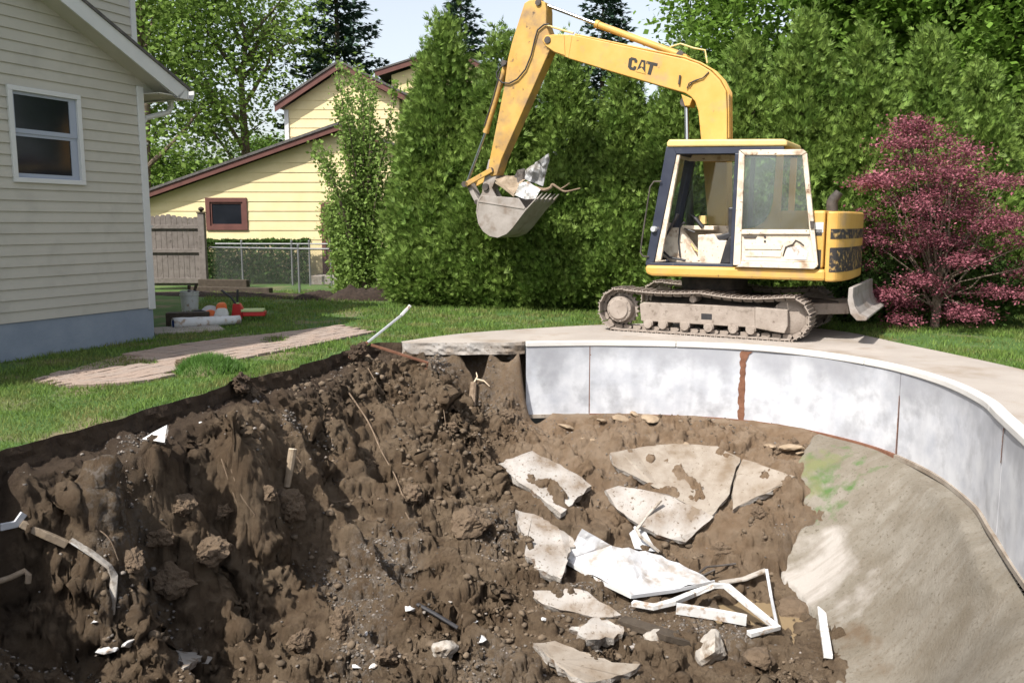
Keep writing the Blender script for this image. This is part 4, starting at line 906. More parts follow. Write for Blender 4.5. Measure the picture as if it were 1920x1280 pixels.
# logo: black block letters with a yellow triangle
LG = [(-1.439, 3.866), (-1.011, 3.729), (-1.417, 4.06), (-0.948, 3.917)]
def lg(u, v):
    a, b, c, d = [Vector(p) for p in LG]; p = a*(1-u)*(1-v)+b*u*(1-v)+c*(1-u)*v+d*u*v; return (p.x, p.y)
def letter(P, m, d, name='logo_letter'): part([lg(u, v) for u, v in P], -d, -d+.003, name, m, boom, bevel=0)
letter([(.30, .62), (.30, .80), (.24, .95), (.08, .95), (.0, .80), (.0, .18), (.08, .03), (.24, .03), (.30, .18), (.30, .36), (.20, .36), (.20, .24), (.12, .24), (.12, .76), (.20, .76), (.20, .62)], M['decalblack'], .0045)
letter([(.32, .03), (.42, .95), (.56, .95), (.66, .03)], M['decalblack'], .0045)
letter([(.465, .78), (.51, .78), (.545, .45), (.435, .45)], M['yellow'], .0065, 'logo_gap')
letter([(.29, .0), (.49, .38), (.69, .0)], M['yellow'], .0075, 'logo_triangle')
letter([(.60, .95), (.98, .95), (.98, .74), (.86, .74), (.86, .03), (.74, .03), (.74, .74), (.60, .74)], M['decalblack'], .0045)
# hydraulic lines on the boom
for k, yy in enumerate((.06, .15, .24)):
    lever([(x, yy, z+.015) for x, z in [(-2.356, 4.467), (-1.42, 4.2), (-0.564, 3.96), (-0.321, 3.855), (-0.144, 3.743), (-0.006, 3.597), (0.093, 3.425), (0.123, 2.762)]], .014, M['yellow'], 'hydraulic_line', boom)
lever([(-2.859, 0.05, 4.675), (-2.707, 0.05, 4.618), (-2.524, 0.06, 4.552), (-2.384, 0.06, 4.505)], .016, M['yellowpale'], 'hose', boom)
lever([(-0.497, -0.02, 3.511), (-0.467, -0.02, 3.584), (-0.364, -0.02, 3.622), (-0.261, -0.02, 3.644), (-0.18, -0.01, 3.722)], .009, M['hose'], 'hose', boom)
lever([(-0.465, -0.02, 3.531), (-0.419, -0.02, 3.596), (-0.308, -0.02, 3.633)], .008, M['hose'], 'hose', boom)
lever([(-0.607, -0.02, 3.71), (-0.62, -0.02, 3.581)], .016, M['darkmetal'], 'line_clamp', boom)
lever([(-0.832, 0.15, 4.162), (-0.668, 0.15, 4.193), (-0.47, 0.15, 4.113), (-0.292, 0.15, 4.065), (-0.255, 0.15, 3.88)], .013, M['yellowpale'], 'hose', boom)
# boom cylinder
def cylinder(P0, P1, P2, rb, rr, name, mb_, parent=ex_):
    mb = MB(); mb.cyl(P0, P1, rb, 16); a = Vector(P1)-Vector(P0); a.normalize(); mb.cyl(Vector(P1)-a*.05, Vector(P1)+a*.01, rb*1.18, 16); o = mb.build(name, mb_, parent, smooth=True)
    mb = MB(); mb.cyl(P1, P2, rr, 12); mb.build('rod', M['rod'], o, smooth=True)
    for p in (P0, P2): p = Vector(p); mb = MB(); mb.cyl(p-Vector((0, .09, 0)), p+Vector((0, .09, 0)), rb*1.1, 14); mb.build('pin', M['darkmetal'], o, smooth=True)
    return o
cylinder(*[(-0.413, 0.15, 1.067), (-0.511, 0.15, 2.426), (-0.554, 0.15, 3.336)], .065, .036, 'boom_cylinder', M['black'])
cylinder(*[(-0.647, 0.15, 4.022), (-2.034, 0.15, 4.622), (-3.046, 0.15, 5.068)], .052, .028, 'stick_cylinder', M['yellow'])
lever([(-0.688, 0.12, 4.082), (-1.16, 0.12, 4.282), (-1.824, 0.12, 4.569)], .011, M['yellow'], 'hydraulic_line')
# ---- stick ----
stick = part([(-3.244, 5.05), (-3.157, 5.088), (-3.003, 5.086), (-2.87, 5.022), (-2.85, 4.906), (-2.848, 4.661), (-2.781, 4.491), (-2.78, 4.287), (-3.673, 2.609), (-3.767, 2.349), (-3.871, 2.334), (-3.943, 2.389), (-3.901, 2.617), (-3.62, 3.772), (-3.549, 4.216), (-3.47, 4.477)], .03, .27, 'stick', M['yellowdirty'], bevel=.012)
part([(-3.932, 2.618), (-3.714, 2.593), (-3.798, 2.279), (-3.903, 2.069), (-4.04, 2.071), (-4.06, 2.179)], .05, .25, 'stick_tip', M['bucket'], stick, bevel=.01)
def pin(p, r, h=.03, parent=ex_, y1=.30):
    x, y, z = p; mb = MB(); mb.cyl((x, y-h, z), (x, y1+h, z), r, 16); return mb.build('pin', M['darkmetal'], parent, smooth=True)
pin([(-2.798, -0.01, 4.429)][0], .055, .02); pin([(-2.984, 0.03, 5.027)][0], .05); pin([(-3.87, 0.03, 2.431)][0], .05); pin([(-3.976, 0.03, 2.159)][0], .06)
lever([(-2.777, 0.0, 4.672), (-2.871, 0.0, 4.674), (-2.985, 0.0, 4.605), (-3.033, 0.0, 4.47), (-3.1, 0.0, 4.229), (-3.206, 0.0, 4.014), (-3.354, 0.0, 3.875), (-3.503, 0.0, 3.819), (-3.634, 0.0, 3.837), (-3.735, 0.0, 3.922), (-3.745, 0.0, 4.008), (-3.685, 0.02, 4.091), (-3.601, 0.05, 4.139)], .013, M['hose'], 'hose', stick)
cylinder(*[(-3.647, 0.15, 4.159), (-4.043, 0.15, 3.074), (-4.434, 0.15, 2.218)], .046, .026, 'bucket_cylinder', M['yellowdirty'])
lever([(-3.731, 0.1, 4.047), (-3.865, 0.1, 3.627), (-4.044, 0.1, 3.175)], .011, M['darkmetal'], 'hydraulic_line')
lk = [(-3.864, 0.02, 2.431), (-4.353, 0.02, 2.211), (-4.173, 0.02, 1.911)]
for (a, b, y0, y1, m, nm) in ((lk[0], lk[1], -.01, .03, M['yellowdirty'], 'link'), (lk[0], lk[1], .27, .31, M['yellow'], 'link'), (lk[1], lk[2], .06, .24, M['bucket'], 'link')):
    mb = MB(); A_ = Vector((a[0], (y0+y1)/2, a[2])); B_ = Vector((b[0], (y0+y1)/2, b[2])); v = B_-A_; n = Vector((v.z, 0, -v.x)).normalized(); mb.obox((A_+B_)/2, v*.54, n*.042, Vector((0, (y1-y0)/2, 0))); mb.build(nm, m, ex_, bevel=.01)
pin(lk[1], .042, .03); pin(lk[2], .04, -.02)
# ---- bucket ----
BW0, BW1 = -.20, .50
side = [(-3.933, 2.009), (-3.564, 1.986), (-3.223, 1.955), (-3.084, 1.774), (-3.332, 1.472), (-3.443, 1.375), (-3.616, 1.312), (-3.771, 1.338), (-3.895, 1.417), (-3.988, 1.541), (-4.029, 1.728), (-4.017, 1.905)]
bk = part(side, BW0, BW0+.03, 'bucket', M['bucket'], bevel=.006)
part(side, BW1-.03, BW1, 'side_plate', M['bucket'], bk, bevel=.006)
sp2 = [(-3.933, 2.009), (-3.996, 1.94), (-4.029, 1.745), (-3.988, 1.541), (-3.895, 1.417), (-3.771, 1.338), (-3.616, 1.312), (-3.443, 1.375), (-3.332, 1.472), (-3.094, 1.748), (-2.889, 1.942)]
mb = MB(); V = []; F = []; ns_ = len(sp2); cx = sum(p[0] for p in sp2)/ns_; cz = sum(p[1] for p in sp2)/ns_+.15
for y in (BW0-.006, BW1+.006):
    for k, (x, z) in enumerate(sp2):
        d = Vector((cx-x, cz-z)).normalized()*.028
        V.append((x, y, z)); V.append((x+d.x, y, z+d.y))
for k in range(ns_-1):
    a, b = 2*k, 2*k+2; n2 = 2*ns_
    F += [(a, b, n2+b, n2+a), (a+1, n2+a+1, n2+b+1, b+1), (a, a+1, b+1, b), (n2+a, n2+b, n2+b+1, n2+a+1)]
F += [(0, 2*ns_, 2*ns_+1, 1), (2*ns_-2, 2*ns_-1, 4*ns_-1, 4*ns_-2)]
mb.add(V, F); mb.build('shell', M['bucket'], bk, smooth=True)
part([(-3.996, 1.904), (-3.986, 1.922), (-3.104, 1.799), (-3.114, 1.774)], BW0-.012, BW0+.001, 'wear_strip', M['bucket'], bk, bevel=.003)
tp = sp2[-1]; tq = sp2[-2]; dv = Vector((tp[0]-tq[0], 0, tp[1]-tq[1])).normalized()
for k in range(5):
    y = BW0+.05+k*(BW1-BW0-.1)/4; mb = MB(); mb.add([(tp[0]-dv.x*.06, y-.03, tp[1]-dv.z*.06-.025), (tp[0]-dv.x*.06, y+.03, tp[1]-dv.z*.06-.025), (tp[0]-dv.x*.06, y+.03, tp[1]-dv.z*.06+.03), (tp[0]-dv.x*.06, y-.03, tp[1]-dv.z*.06+.03), (tp[0]+dv.x*.12, y-.018, tp[1]+dv.z*.12), (tp[0]+dv.x*.12, y+.018, tp[1]+dv.z*.12), (tp[0]+dv.x*.12, y+.018, tp[1]+dv.z*.12+.012), (tp[0]+dv.x*.12, y-.018, tp[1]+dv.z*.12+.012)],
        [(0, 3, 2, 1), (4, 5, 6, 7), (0, 1, 5, 4), (1, 2, 6, 5), (2, 3, 7, 6), (3, 0, 4, 7)]); mb.build('tooth', M['bucket'], bk, bevel=.004)
for yy in (.04, .22): part([(-4.169, 1.803), (-4.136, 1.947), (-4.061, 2.071), (-4.039, 2.223), (-3.902, 2.22), (-3.84, 2.085), (-3.757, 1.96), (-3.935, 1.926)], yy, yy+.04, 'bucket_ear', M['bucket'], bk, bevel=.006)

# ================= rubble and scrap in the pit =================
def fitplane(P):
    A = np.array(P); c = A.mean(0); u, s, v = np.linalg.svd(A-c); n = v[2]; n = n if n[2] > 0 else -n; return c, n
def jag_outline(P, amp, sp, rnd):
    out = []
    for i in range(len(P)):
        a, b = Vector(P[i]), Vector(P[(i+1) % len(P)]); L = (b-a).length; n = max(1, int(L/sp))
        for k in range(n):
            p = a.lerp(b, k/n)
            if k: p += Vector((rnd.uniform(-amp, amp), rnd.uniform(-amp, amp), rnd.uniform(-amp, amp)*.5))
            out.append(p)
    return out
def slab(name, P, thick, label, cat, group=None, m=None, jag=.02, sp=.07, seed=1, flat=True, side=None):
    rnd = random.Random(seed); c, n = fitplane(P); N = Vector(n); cc = Vector(c)
    Q = [Vector(p)-N*((Vector(p)-cc).dot(N))*(1 if flat else 0) for p in P]
    J = jag_outline(Q, jag, sp, rnd); k = len(J); org = cc-N*thick/2
    V = [p-org for p in J]
    mid = [p-N*thick*.5+(p-cc).normalized()*rnd.uniform(-.02, .02)-org for p in J]
    bot = [p-N*thick+(p-cc).normalized()*rnd.uniform(-.05, .0)-org for p in J]
    mb = MB(); mb.add(V+mid+bot, []); V = mb.v; F = [tuple(range(k)), tuple(range(3*k-1, 2*k-1, -1))]; mi = [0, 1]
    a, b, d = V[0], V[1], V[2]
    area = sum((Vector(V[i]).cross(Vector(V[(i+1) % k]))).dot(N) for i in range(k))
    for i in range(k):
        j = (i+1) % k
        for r in (0, k): F.append((r+i, r+k+i, r+k+j, r+j)); mi.append(1)
    if area < 0: F = [tuple(reversed(f)) for f in F]
    mb.f = F; mb.mi = mi
    o = mb.build(name, [m or M['conc'], side or M['rubble']], loc=org); return tag(o, label, cat, group)
G1 = 'broken concrete slabs in the pit'
slab('concrete_slab', [(-0.171, 9.51, -1.154), (0.24, 9.849, -1.113), (0.562, 9.709, -1.249), (0.914, 9.437, -1.396), (0.534, 8.939, -1.564), (0.15, 9.266, -1.386)], .12, 'thick white-speckled concrete slab lying on the brown bank below the wall', 'concrete slab', G1, seed=2)
slab('concrete_slab', [(0.035, 9.048, -1.578), (0.233, 8.989, -1.57), (0.487, 8.815, -1.658), (0.661, 8.593, -1.734), (0.56, 8.39, -1.886), (0.485, 8.034, -1.905), (0.267, 8.14, -1.872), (0.137, 8.387, -1.759)], .10, 'pale ragged concrete slab with its corner under the crumpled white sheet', 'concrete slab', G1, seed=3, jag=.03, sp=.05)
slab('concrete_slab', [(1.179, 9.924, -1.153), (1.558, 10.118, -1.139), (1.963, 10.134, -1.097), (2.471, 10.003, -1.095), (2.696, 9.799, -1.184), (2.564, 9.558, -1.319), (2.468, 9.355, -1.477), (2.227, 9.148, -1.662), (2.022, 9.228, -1.591), (1.578, 9.584, -1.423), (1.192, 9.748, -1.26)], .09, 'large flat tan floor slab still lying on the slope below the wall', 'concrete slab', G1, m=M['conctan'], seed=4, flat=False, jag=.012)
slab('concrete_slab', [(2.728, 9.797, -1.196), (2.958, 9.57, -1.234), (3.197, 9.353, -1.27), (3.07, 9.321, -1.36), (2.757, 9.264, -1.478), (2.468, 9.195, -1.61), (2.493, 9.354, -1.483), (2.588, 9.557, -1.332)], .09, 'smaller tan floor slab split off along a crack beside the mud hollow', 'concrete slab', G1, m=M['conctan'], seed=5, flat=False, jag=.012)
slab('concrete_slab', [(1.072, 9.428, -1.456), (1.231, 9.532, -1.438), (1.754, 9.354, -1.483), (2.242, 9.137, -1.67), (2.103, 9.036, -1.738), (1.899, 8.964, -1.9), (1.589, 8.975, -1.819), (1.298, 9.085, -1.676), (1.142, 9.28, -1.583)], .09, 'whitish floor slab with a bent steel strip lying across it', 'concrete slab', G1, seed=6, jag=.02, flat=False)
slab('concrete_slab', [(0.095, 8.017, -2.031), (0.528, 8.042, -1.997), (0.748, 8.013, -2.062), (1.045, 7.73, -2.138), (0.815, 7.715, -2.174), (0.463, 7.802, -2.129), (0.235, 7.936, -2.104)], .08, 'thin pale slab half sunk in mud below the crumpled sheet', 'concrete slab', G1, seed=7)
slab('concrete_slab', [(0.523, 7.327, -2.059), (0.797, 7.543, -2.102), (1.03, 7.424, -2.086), (1.011, 7.343, -2.159), (0.673, 7.249, -2.183)], .14, 'blocky concrete chunk with a rough white broken face', 'concrete slab', G1, seed=8, jag=.03, sp=.05)
slab('concrete_slab', [(0.189, 7.135, -2.134), (0.382, 7.205, -2.14), (0.879, 6.956, -2.184), (1.116, 6.987, -2.255), (1.004, 6.845, -2.256), (0.619, 6.629, -2.211), (0.442, 6.774, -2.187)], .08, 'long tan-white slab lying in the mud at the pit bottom', 'concrete slab', G1, m=M['conctan'], seed=9)
slab('concrete_slab', [(-2.575, 6.158, -1.673), (-2.327, 6.216, -1.625), (-2.297, 6.157, -1.755), (-2.392, 6.107, -1.828), (-2.287, 5.586, -1.508)], .05, 'blue-grey slab fragment in the shaded left corner of the pit', 'concrete slab', G1, m=M['rock'], seed=10)
slab('concrete_slab', [(-2.95, 6.64, -0.15), (-2.87, 6.66, -0.09), (-2.77, 6.7, -0.05), (-2.75, 6.58, -0.16)], .03, 'bright white triangular shard on the dirt bench under the sod', 'concrete shard', m=M['white'], seed=11, jag=.006)
FRAG = [(-2.756, 5.496, -1.35), (-2.641, 5.531, -1.314), (-0.9, 7.187, -1.829), (-0.251, 6.876, -1.962), (-0.348, 7.029, -1.877), (-1.616, 10.031, -0.228), (-2.673, 7.369, -0.138), (-2.717, 7.303, -0.175), (-3.577, 5.961, -0.168), (-3.1, 5.774, -0.434), (0.284, 7.42, -2.042), (1.068, 7.317, -2.275), (-1.269, 7.098, -2.035), (-1.243, 6.44, -1.975), (-1.111, 6.422, -1.957), (-2.871, 5.572, -1.167), (-2.541, 8.307, -0.217), (0.0, 11.48, -0.263), (0.734, 7.374, -2.304), (0.0, 6.74, -2.068), (-0.579, 7.65, -1.983), (2.002, 9.035, -1.891), (2.222, 7.28, -2.255), (-2.607, 9.556, -0.162), (-2.054, 10.131, -0.167)]
FS = [.10, .09, .12, .07, .06, .07, .045, .05, .05, .09, .05, .10, .07, .06, .05, .05, .08, .10, .12, .06, .03, .03, .03, .04, .04]
FM = [0, 0, 0, 0, 0, 0, 0, 0, 1, 0, 0, 1, 0, 0, 0, 0, 1, 1, 1, 1, 1, 1, 0, 1, 1]
def rock(name, p, size, m, label, cat, group=None, seed=1, sub=2, sq=(1, 1, .7), rough=.35, sink=.3, cut=0, parent=None):
    bm = bmesh.new(); bmesh.ops.create_icosphere(bm, subdivisions=sub, radius=1); rnd = random.Random(seed)
    pl = [(Vector((rnd.gauss(0, 1), rnd.gauss(0, 1), rnd.gauss(0, .8))).normalized(), rnd.uniform(.55, .85)) for _ in range(9)]
    from mathutils import noise as mn
    for v in bm.verts:
        d = v.co.normalized(); r = 1.
        for n_, k in pl:
            t = d.dot(n_)
            if t > 1e-3: r = min(r, k/t)
        r *= 1+rough*(.5*mn.noise(d*2.3+Vector((seed*3.1, 0, 0)))+.28*mn.noise(d*5.5+Vector((seed*3.1, 4, 0)))+.16*mn.noise(d*12+Vector((seed, 9, 0))))
        v.co = Vector((d.x*sq[0], d.y*sq[1], d.z*sq[2]))*r*size
    me = bpy.data.meshes.new(name); bm.to_mesh(me); bm.free(); me.materials.append(m)
    o = obj(name, me, loc=(p[0], p[1], p[2]+size*sq[2]*(.62-sink)), rot=(rnd.uniform(-.3, .3), rnd.uniform(-.3, .3), rnd.uniform(0, 6.3))); return tag(o, label, cat, group)
for i, (p, s, k) in enumerate(zip(FRAG, FS, FM)):
    rock('concrete_fragment', p, s, [M['white'], M['conc']][k], ['small white scrap of pool finish lying loose on the pit soil', 'small grey-white lump of broken concrete lying loose in the pit'][k], 'concrete fragment', ['white scraps strewn over the pit soil', 'small concrete lumps strewn in the pit'][k], seed=20+i, sub=1, sq=(1, .7, .32), rough=.9, sink=.25)
# stones
rock('stone', [(-0.589, 6.821, -2.064)][0], .13, M['rock'], 'round grey stone bedded in the mud below the black rod', 'stone', seed=41, sub=3)
rock('stone', [(-0.438, 8.633, -1.592)][0], .24, M['clod'], 'large rounded earth-covered boulder bulging from the bank', 'stone', seed=42, sub=4, sq=(1, .8, .7), rough=.5, sink=.4)
rock('stone', [(0.036, 11.494, -0.236)][0], .13, M['conc'], 'pale lump wedged under the deck slab beside the wall end', 'stone', seed=43, sub=3, sq=(1, .7, .6), sink=.1)
rock('stone', [(1.821, 7.306, -2.357)][0], .22, M['rock'], 'angular brown stone with a dark shaded face at the pit bottom', 'stone', seed=44, sub=3, sq=(1, .8, .85), rough=.15, sink=.2)
rock('stone', [(1.294, 7.368, -2.198)][0], .10, M['rock'], 'small muddy stone beside the half-buried plank', 'stone', seed=45)
rock('stone', [(2.185, 7.066, -2.268)][0], .15, M['clod'], 'rounded mud-coated stone in the wet pit bottom', 'stone', seed=46, sub=3)
rock('stone', [(2.842, 8.127, -2.328)][0], .20, M['clod'], 'flat dark mud lump rising from the puddle beside the white channel', 'stone', seed=47, sub=3, sq=(1, .9, .45))
# clods
CLODS = [(-2.084, 7.66, -1.031), (-2.44, 6.613, -1.081), (-1.434, 6.783, -1.757), (-2.658, 6.615, -0.701), (-2.684, 6.39, -1.234), (-1.078, 8.771, -1.317), (-2.139, 7.19, -0.776), (-2.76, 6.417, -0.894), (-0.446, 8.563, -1.653), (-1.571, 9.041, -1.044), (-2.004, 8.965, -0.492), (-2.649, 8.496, -0.164), (-2.832, 8.647, -0.166), (-1.983, 11.625, -0.16), (-2.474, 7.062, -0.901), (-2.698, 5.811, -0.822), (-0.068, 10.727, -0.893), (3.415, 10.047, -1.067), (3.187, 9.927, -1.134), (3.542, 9.943, -1.092), (2.267, 8.905, -1.963), (2.725, 9.133, -1.62), (1.734, 8.841, -2.058), (-0.691, 9.819, -0.815), (-0.338, 9.547, -1.253), (-0.983, 6.433, -1.88), (-1.755, 6.62, -1.84)]
CS = [.20, .17, .17, .13, .17, .15, .10, .12, .1, .10, .10, .09, .08, .10, .1, .1, .12, .07, .06, .06, .12, .09, .07, .08, .07, .11, .12]
CLAB = {0: 'big brown earth block at the foot of the wooden stake', 1: 'squared earth block low on the shaded bank', 2: 'wedge of earth standing out of the mud slope below the gravel', 4: 'long earth block leaning on the bank beside the bent angle iron', 5: 'earth clod hanging beside the long dark root', 8: 'earth lump crowning the rounded boulder', 11: 'crumbly clod at the bend of the sod edge', 13: 'clod at the foot of the leaning post', 16: 'earth lump in the corner under the wall end', 17: 'clay lump beside the tan slab under the rusty seam', 20: 'earth lump in the mud hollow beside the basin edge', 22: 'earth lump between the white sheet and the whitish slab'}
for i, (p, s) in enumerate(zip(CLODS, CS)):
    rock('earth_clod', p, s, M['clod'], CLAB.get(i, 'small blocky brown earth clod torn loose on the pit bank'), 'earth clod', 'earth clods on the pit banks', seed=60+i, sub=4, sq=(1, .8, .8), rough=.6, sink=.6)
# tan flat flakes under the wall
for i, p in enumerate([(0.898, 10.376, -1.098), (1.153, 10.61, -0.936), (1.407, 10.739, -0.952), (2.125, 10.192, -1.118), (1.627, 11.081, -0.959), (1.758, 10.585, -0.902), (0.994, 10.334, -1.108), (3.119, 10.021, -1.113), (3.308, 9.91, -1.11), (3.395, 9.786, -1.128), (0.694, 10.855, -1.064)]):
    rock('clay_flake', p, .05+.05*(i % 3), mat('clay_flake', (.24, .175, .115), (.30, .23, .16), 5, .95, bump=.4), 'flat tan clay flake lying at the foot of the white wall', 'clay flake', 'tan flakes under the pool wall', seed=100+i, sq=(1.3, .8, .3), sink=.2)

# ---- scrap metal ----
def crumple(name, facets, label, cat, m, seed=1, amp=.02, cuts=5, th=.004, group=None, parent=None, freq=5):
    org = Vector(facets[0][0]); bm = bmesh.new()
    cache = {}
    def vt(p):
        k = tuple(round(x, 3) for x in p)
        if k not in cache: cache[k] = bm.verts.new(Vector(p)-org)
        return cache[k]
    for f in facets: bm.faces.new([vt(p) for p in f])
    bmesh.ops.triangulate(bm, faces=bm.faces[:]); bmesh.ops.subdivide_edges(bm, edges=bm.edges[:], cuts=cuts, use_grid_fill=True)
    bm.normal_update(); from mathutils import noise as mn
    for v in bm.verts: v.co += v.normal*amp*(mn.noise((v.co+org)*freq+Vector((seed, 0, 0)))+.4*mn.noise((v.co+org)*freq*3))
    me = bpy.data.meshes.new(name); bm.to_mesh(me); bm.free(); me.materials.append(m)
    o = obj(name, me, parent, loc=org if not parent else (0, 0, 0)); s = o.modifiers.new('thickness', 'SOLIDIFY'); s.thickness = th; s.offset = 0
    return tag(o, label, cat, group)
def bar(P, w_, h_, up=(0, 0, 1), org=None):
    mb = MB(); P = [Vector(p) for p in P]; org = org or P[0]; V = []; F = []
    for i, p in enumerate(P):
        t = (P[min(i+1, len(P)-1)]-P[max(i-1, 0)]).normalized(); s = t.cross(Vector(up)).normalized(); u = s.cross(t)
        for a, b in ((-1, -1), (1, -1), (1, 1), (-1, 1)): V.append(p-org+s*a*w_/2+u*b*h_/2)
    for i in range(len(P)-1):
        for k in range(4): F.append((i*4+k, i*4+(k+1) % 4, (i+1)*4+(k+1) % 4, (i+1)*4+k))
    F += [(3, 2, 1, 0), tuple((len(P)-1)*4+k for k in range(4))]
    mb.add(V, F); return mb, org
def barobj(name, P, w_, h_, m, label, cat, up=(0, 0, 1), bevel=.004, group=None):
    mb, org = bar(P, w_, h_, up); return tag(mb.build(name, m, loc=org, bevel=bevel), label, cat, group)
sa, sb, sc, sd_, se, sf = [(0.558, 8.534, -1.944), (0.734, 8.55, -1.602), (1.042, 8.585, -1.79), (1.177, 7.989, -2.085), (1.605, 8.772, -1.97), (2.08, 8.343, -2.084)]
sh_ = crumple('sheet_metal', [[sa, sb, sc, sd_], [sd_, sc, se, sf]], 'crumpled white sheet metal panel folded down its middle in the pit', 'metal sheet', M['sheet'], seed=3, amp=.05, cuts=8)
mb, og = bar([sa, ((sa[0]+sd_[0])/2, (sa[1]+sd_[1])/2, (sa[2]+sd_[2])/2-.02), sd_], .012, .04, org=Vector(sa)); mb.build('flange', M['white'], sh_)
mb, og = bar([sd_, ((sf[0]+sd_[0])/2, (sf[1]+sd_[1])/2, (sf[2]+sd_[2])/2-.02), sf], .012, .035, org=Vector(sa)); mb.build('flange', M['galv'], sh_)
barobj('steel_channel', [(1.175, 7.895, -2.108), (1.36, 7.786, -2.095), (1.555, 7.821, -2.062), (1.821, 8.146, -2.122), (2.042, 8.185, -2.055), (2.098, 7.947, -1.955), (2.252, 7.772, -2.05), (2.445, 7.438, -2.134), (2.156, 7.335, -2.145)], .07, .045, M['white'], 'long bent white steel channel arching beside the crumpled sheet', 'steel channel')
barobj('steel_channel', [(1.582, 7.793, -2.115), (1.91, 7.72, -2.134), (2.214, 7.617, -2.148)], .05, .10, M['white'], 'short rust-flecked white channel lying under the arched one', 'steel channel')
barobj('steel_angle', [(2.635, 8.437, -1.986), (2.649, 8.282, -2.229), (2.445, 7.439, -2.124)], .03, .02, M['galv'], 'thin grey steel leg rising from the end of the white channel', 'steel angle')
barobj('steel_angle', [(2.152, 8.408, -2.124), (2.428, 8.508, -2.127), (2.68, 8.579, -2.057)], .07, .02, M['rock'], 'muddy flat bar lying behind the arched white channel', 'steel angle')
barobj('steel_strip', [(1.666, 9.191, -1.497), (1.493, 9.127, -1.667), (1.369, 8.992, -1.765), (1.389, 8.886, -1.804), (1.584, 8.786, -1.94)], .035, .02, M['rock'], 'bent rusty steel strip across the whitish floor slab', 'steel strip')
crumple('sheet_metal', [[(1.292, 9.024, -1.826), (1.361, 9.104, -1.763), (1.469, 9.109, -1.796), (1.567, 8.825, -1.955), (1.325, 8.829, -1.921)]], 'small white sheet offcut under the bent steel strip', 'metal sheet', M['sheet'], seed=8, amp=.01)
barobj('steel_channel', [(3.045, 7.964, -2.195), (2.868, 7.394, -2.159), (2.724, 6.912, -2.136)], .075, .04, M['white'], 'pale steel channel leaning on the basin floor beside the puddle', 'steel channel')
barobj('plank', [(1.037, 7.654, -2.172), (1.406, 7.324, -2.15), (1.884, 7.373, -2.309)], .14, .06, M['darkwood'], 'muddy dark plank half buried at the pit bottom', 'plank')
for i, P in enumerate(([(1.953, 8.511, -2.11), (2.13, 8.56, -2.049), (2.129, 8.59, -2.121)], [(1.934, 8.552, -2.105), (2.06, 8.621, -2.04), (2.223, 8.709, -2.064), (2.389, 8.693, -2.034)])):
    mb = MB(); mb.tube([Vector(p)-Vector(P[0]) for p in P], .012, 6); tag(mb.build('wire_scrap', M['darkmetal'], loc=P[0], smooth=True), ['short bent black wire beside the channel arch', 'longer black wire curving past the channel arch'][i], 'wire')
# scrap on the left bank
bent_ = barobj('steel_angle', [(-3.048, 5.649, -0.609), (-2.918, 5.656, -0.7), (-2.798, 5.662, -0.807), (-2.77, 5.662, -0.877), (-2.768, 5.625, -0.998), (-2.773, 5.588, -1.124)], .05, .022, M['rock'], 'bent white-painted angle iron hooking down the shaded bank', 'steel angle')
Q_ = [Vector(p) for p in [(-3.043, 5.639, -0.605), (-2.9, 5.654, -0.719)]]; mb, _ = bar([p-Q_[0] for p in Q_], .056, .01, org=Vector((0, 0, 0))); mb.build('painted_face', M['white'], bent_)
barobj('plank', [(-3.312, 5.54, -0.447), (-3.183, 5.586, -0.547), (-3.074, 5.645, -0.638)], .05, .05, M['wood'], 'short brown stick of wood pointing at the bent angle iron', 'stick')
barobj('steel_angle', [(-3.396, 5.44, -0.441), (-3.331, 5.51, -0.444), (-3.3, 5.558, -0.386)], .02, .05, M['galv'], 'grey metal strip poking out at the left end of the bank', 'steel angle')
P = [(-3.369, 5.236, -0.749), (-3.319, 5.385, -0.766), (-3.25, 5.429, -0.74), (-3.228, 5.434, -0.772), (-3.235, 5.428, -0.822)]; mb = MB(); mb.tube([Vector(p)-Vector(P[0]) for p in P], .02, 10); tag(mb.build('pipe', M['wood'], loc=P[0], smooth=True), 'muddy elbow pipe sticking out of the shaded bank', 'pipe')
P = [(-0.869, 7.175, -1.764), (-0.673, 7.038, -1.808), (-0.47, 6.974, -1.905)]; mb = MB(); mb.tube([Vector(p)-Vector(P[0]) for p in P], .018, 8); tag(mb.build('rod', M['black'], loc=P[0], smooth=True), 'straight black rod lying on the mud slope', 'rod')
P = [(-2.105, 7.721, -0.881), (-2.082, 7.752, -0.726), (-2.058, 7.798, -0.543)]; mb = MB(); mb.tube([Vector(p)-Vector(P[0]) for p in P], [.030, .036, .040], 10); st_ = tag(mb.build('stake', M['wood'], loc=P[0]), 'round wooden stake standing in the bank with a pale cut top', 'stake')
v = Vector(P[2])-Vector(P[0]); mb = MB(); mb.cyl(v, v+v.normalized()*.006, .037, 10); mb.build('cut_end', mat('cut_wood', (.62, .52, .40), (.68, .58, .46), 9, .9), st_)
P = [(-0.508, 10.48, -0.782), (-0.512, 10.878, -0.68), (-0.5, 10.944, -0.488)]; mb = MB(); mb.tube([Vector(p)-Vector(P[0]) for p in P], [.045, .05, .04], 9); stump = tag(mb.build('root_stub', M['root'], loc=P[0]), 'barky root stub jutting from the cut face below the slab', 'root')
for Q in ([(-0.5, 10.943, -0.502), (-0.453, 10.983, -0.424), (-0.469, 11.03, -0.376)], [(-0.473, 10.97, -0.45), (-0.362, 10.956, -0.476), (-0.292, 10.937, -0.543)]):
    mb = MB(); mb.tube([Vector(p)-Vector(P[0]) for p in Q], [.012, .009, .005], 6); mb.build('rootlet', mat('pale_root', (.62, .50, .36), None, rough=.8), stump)
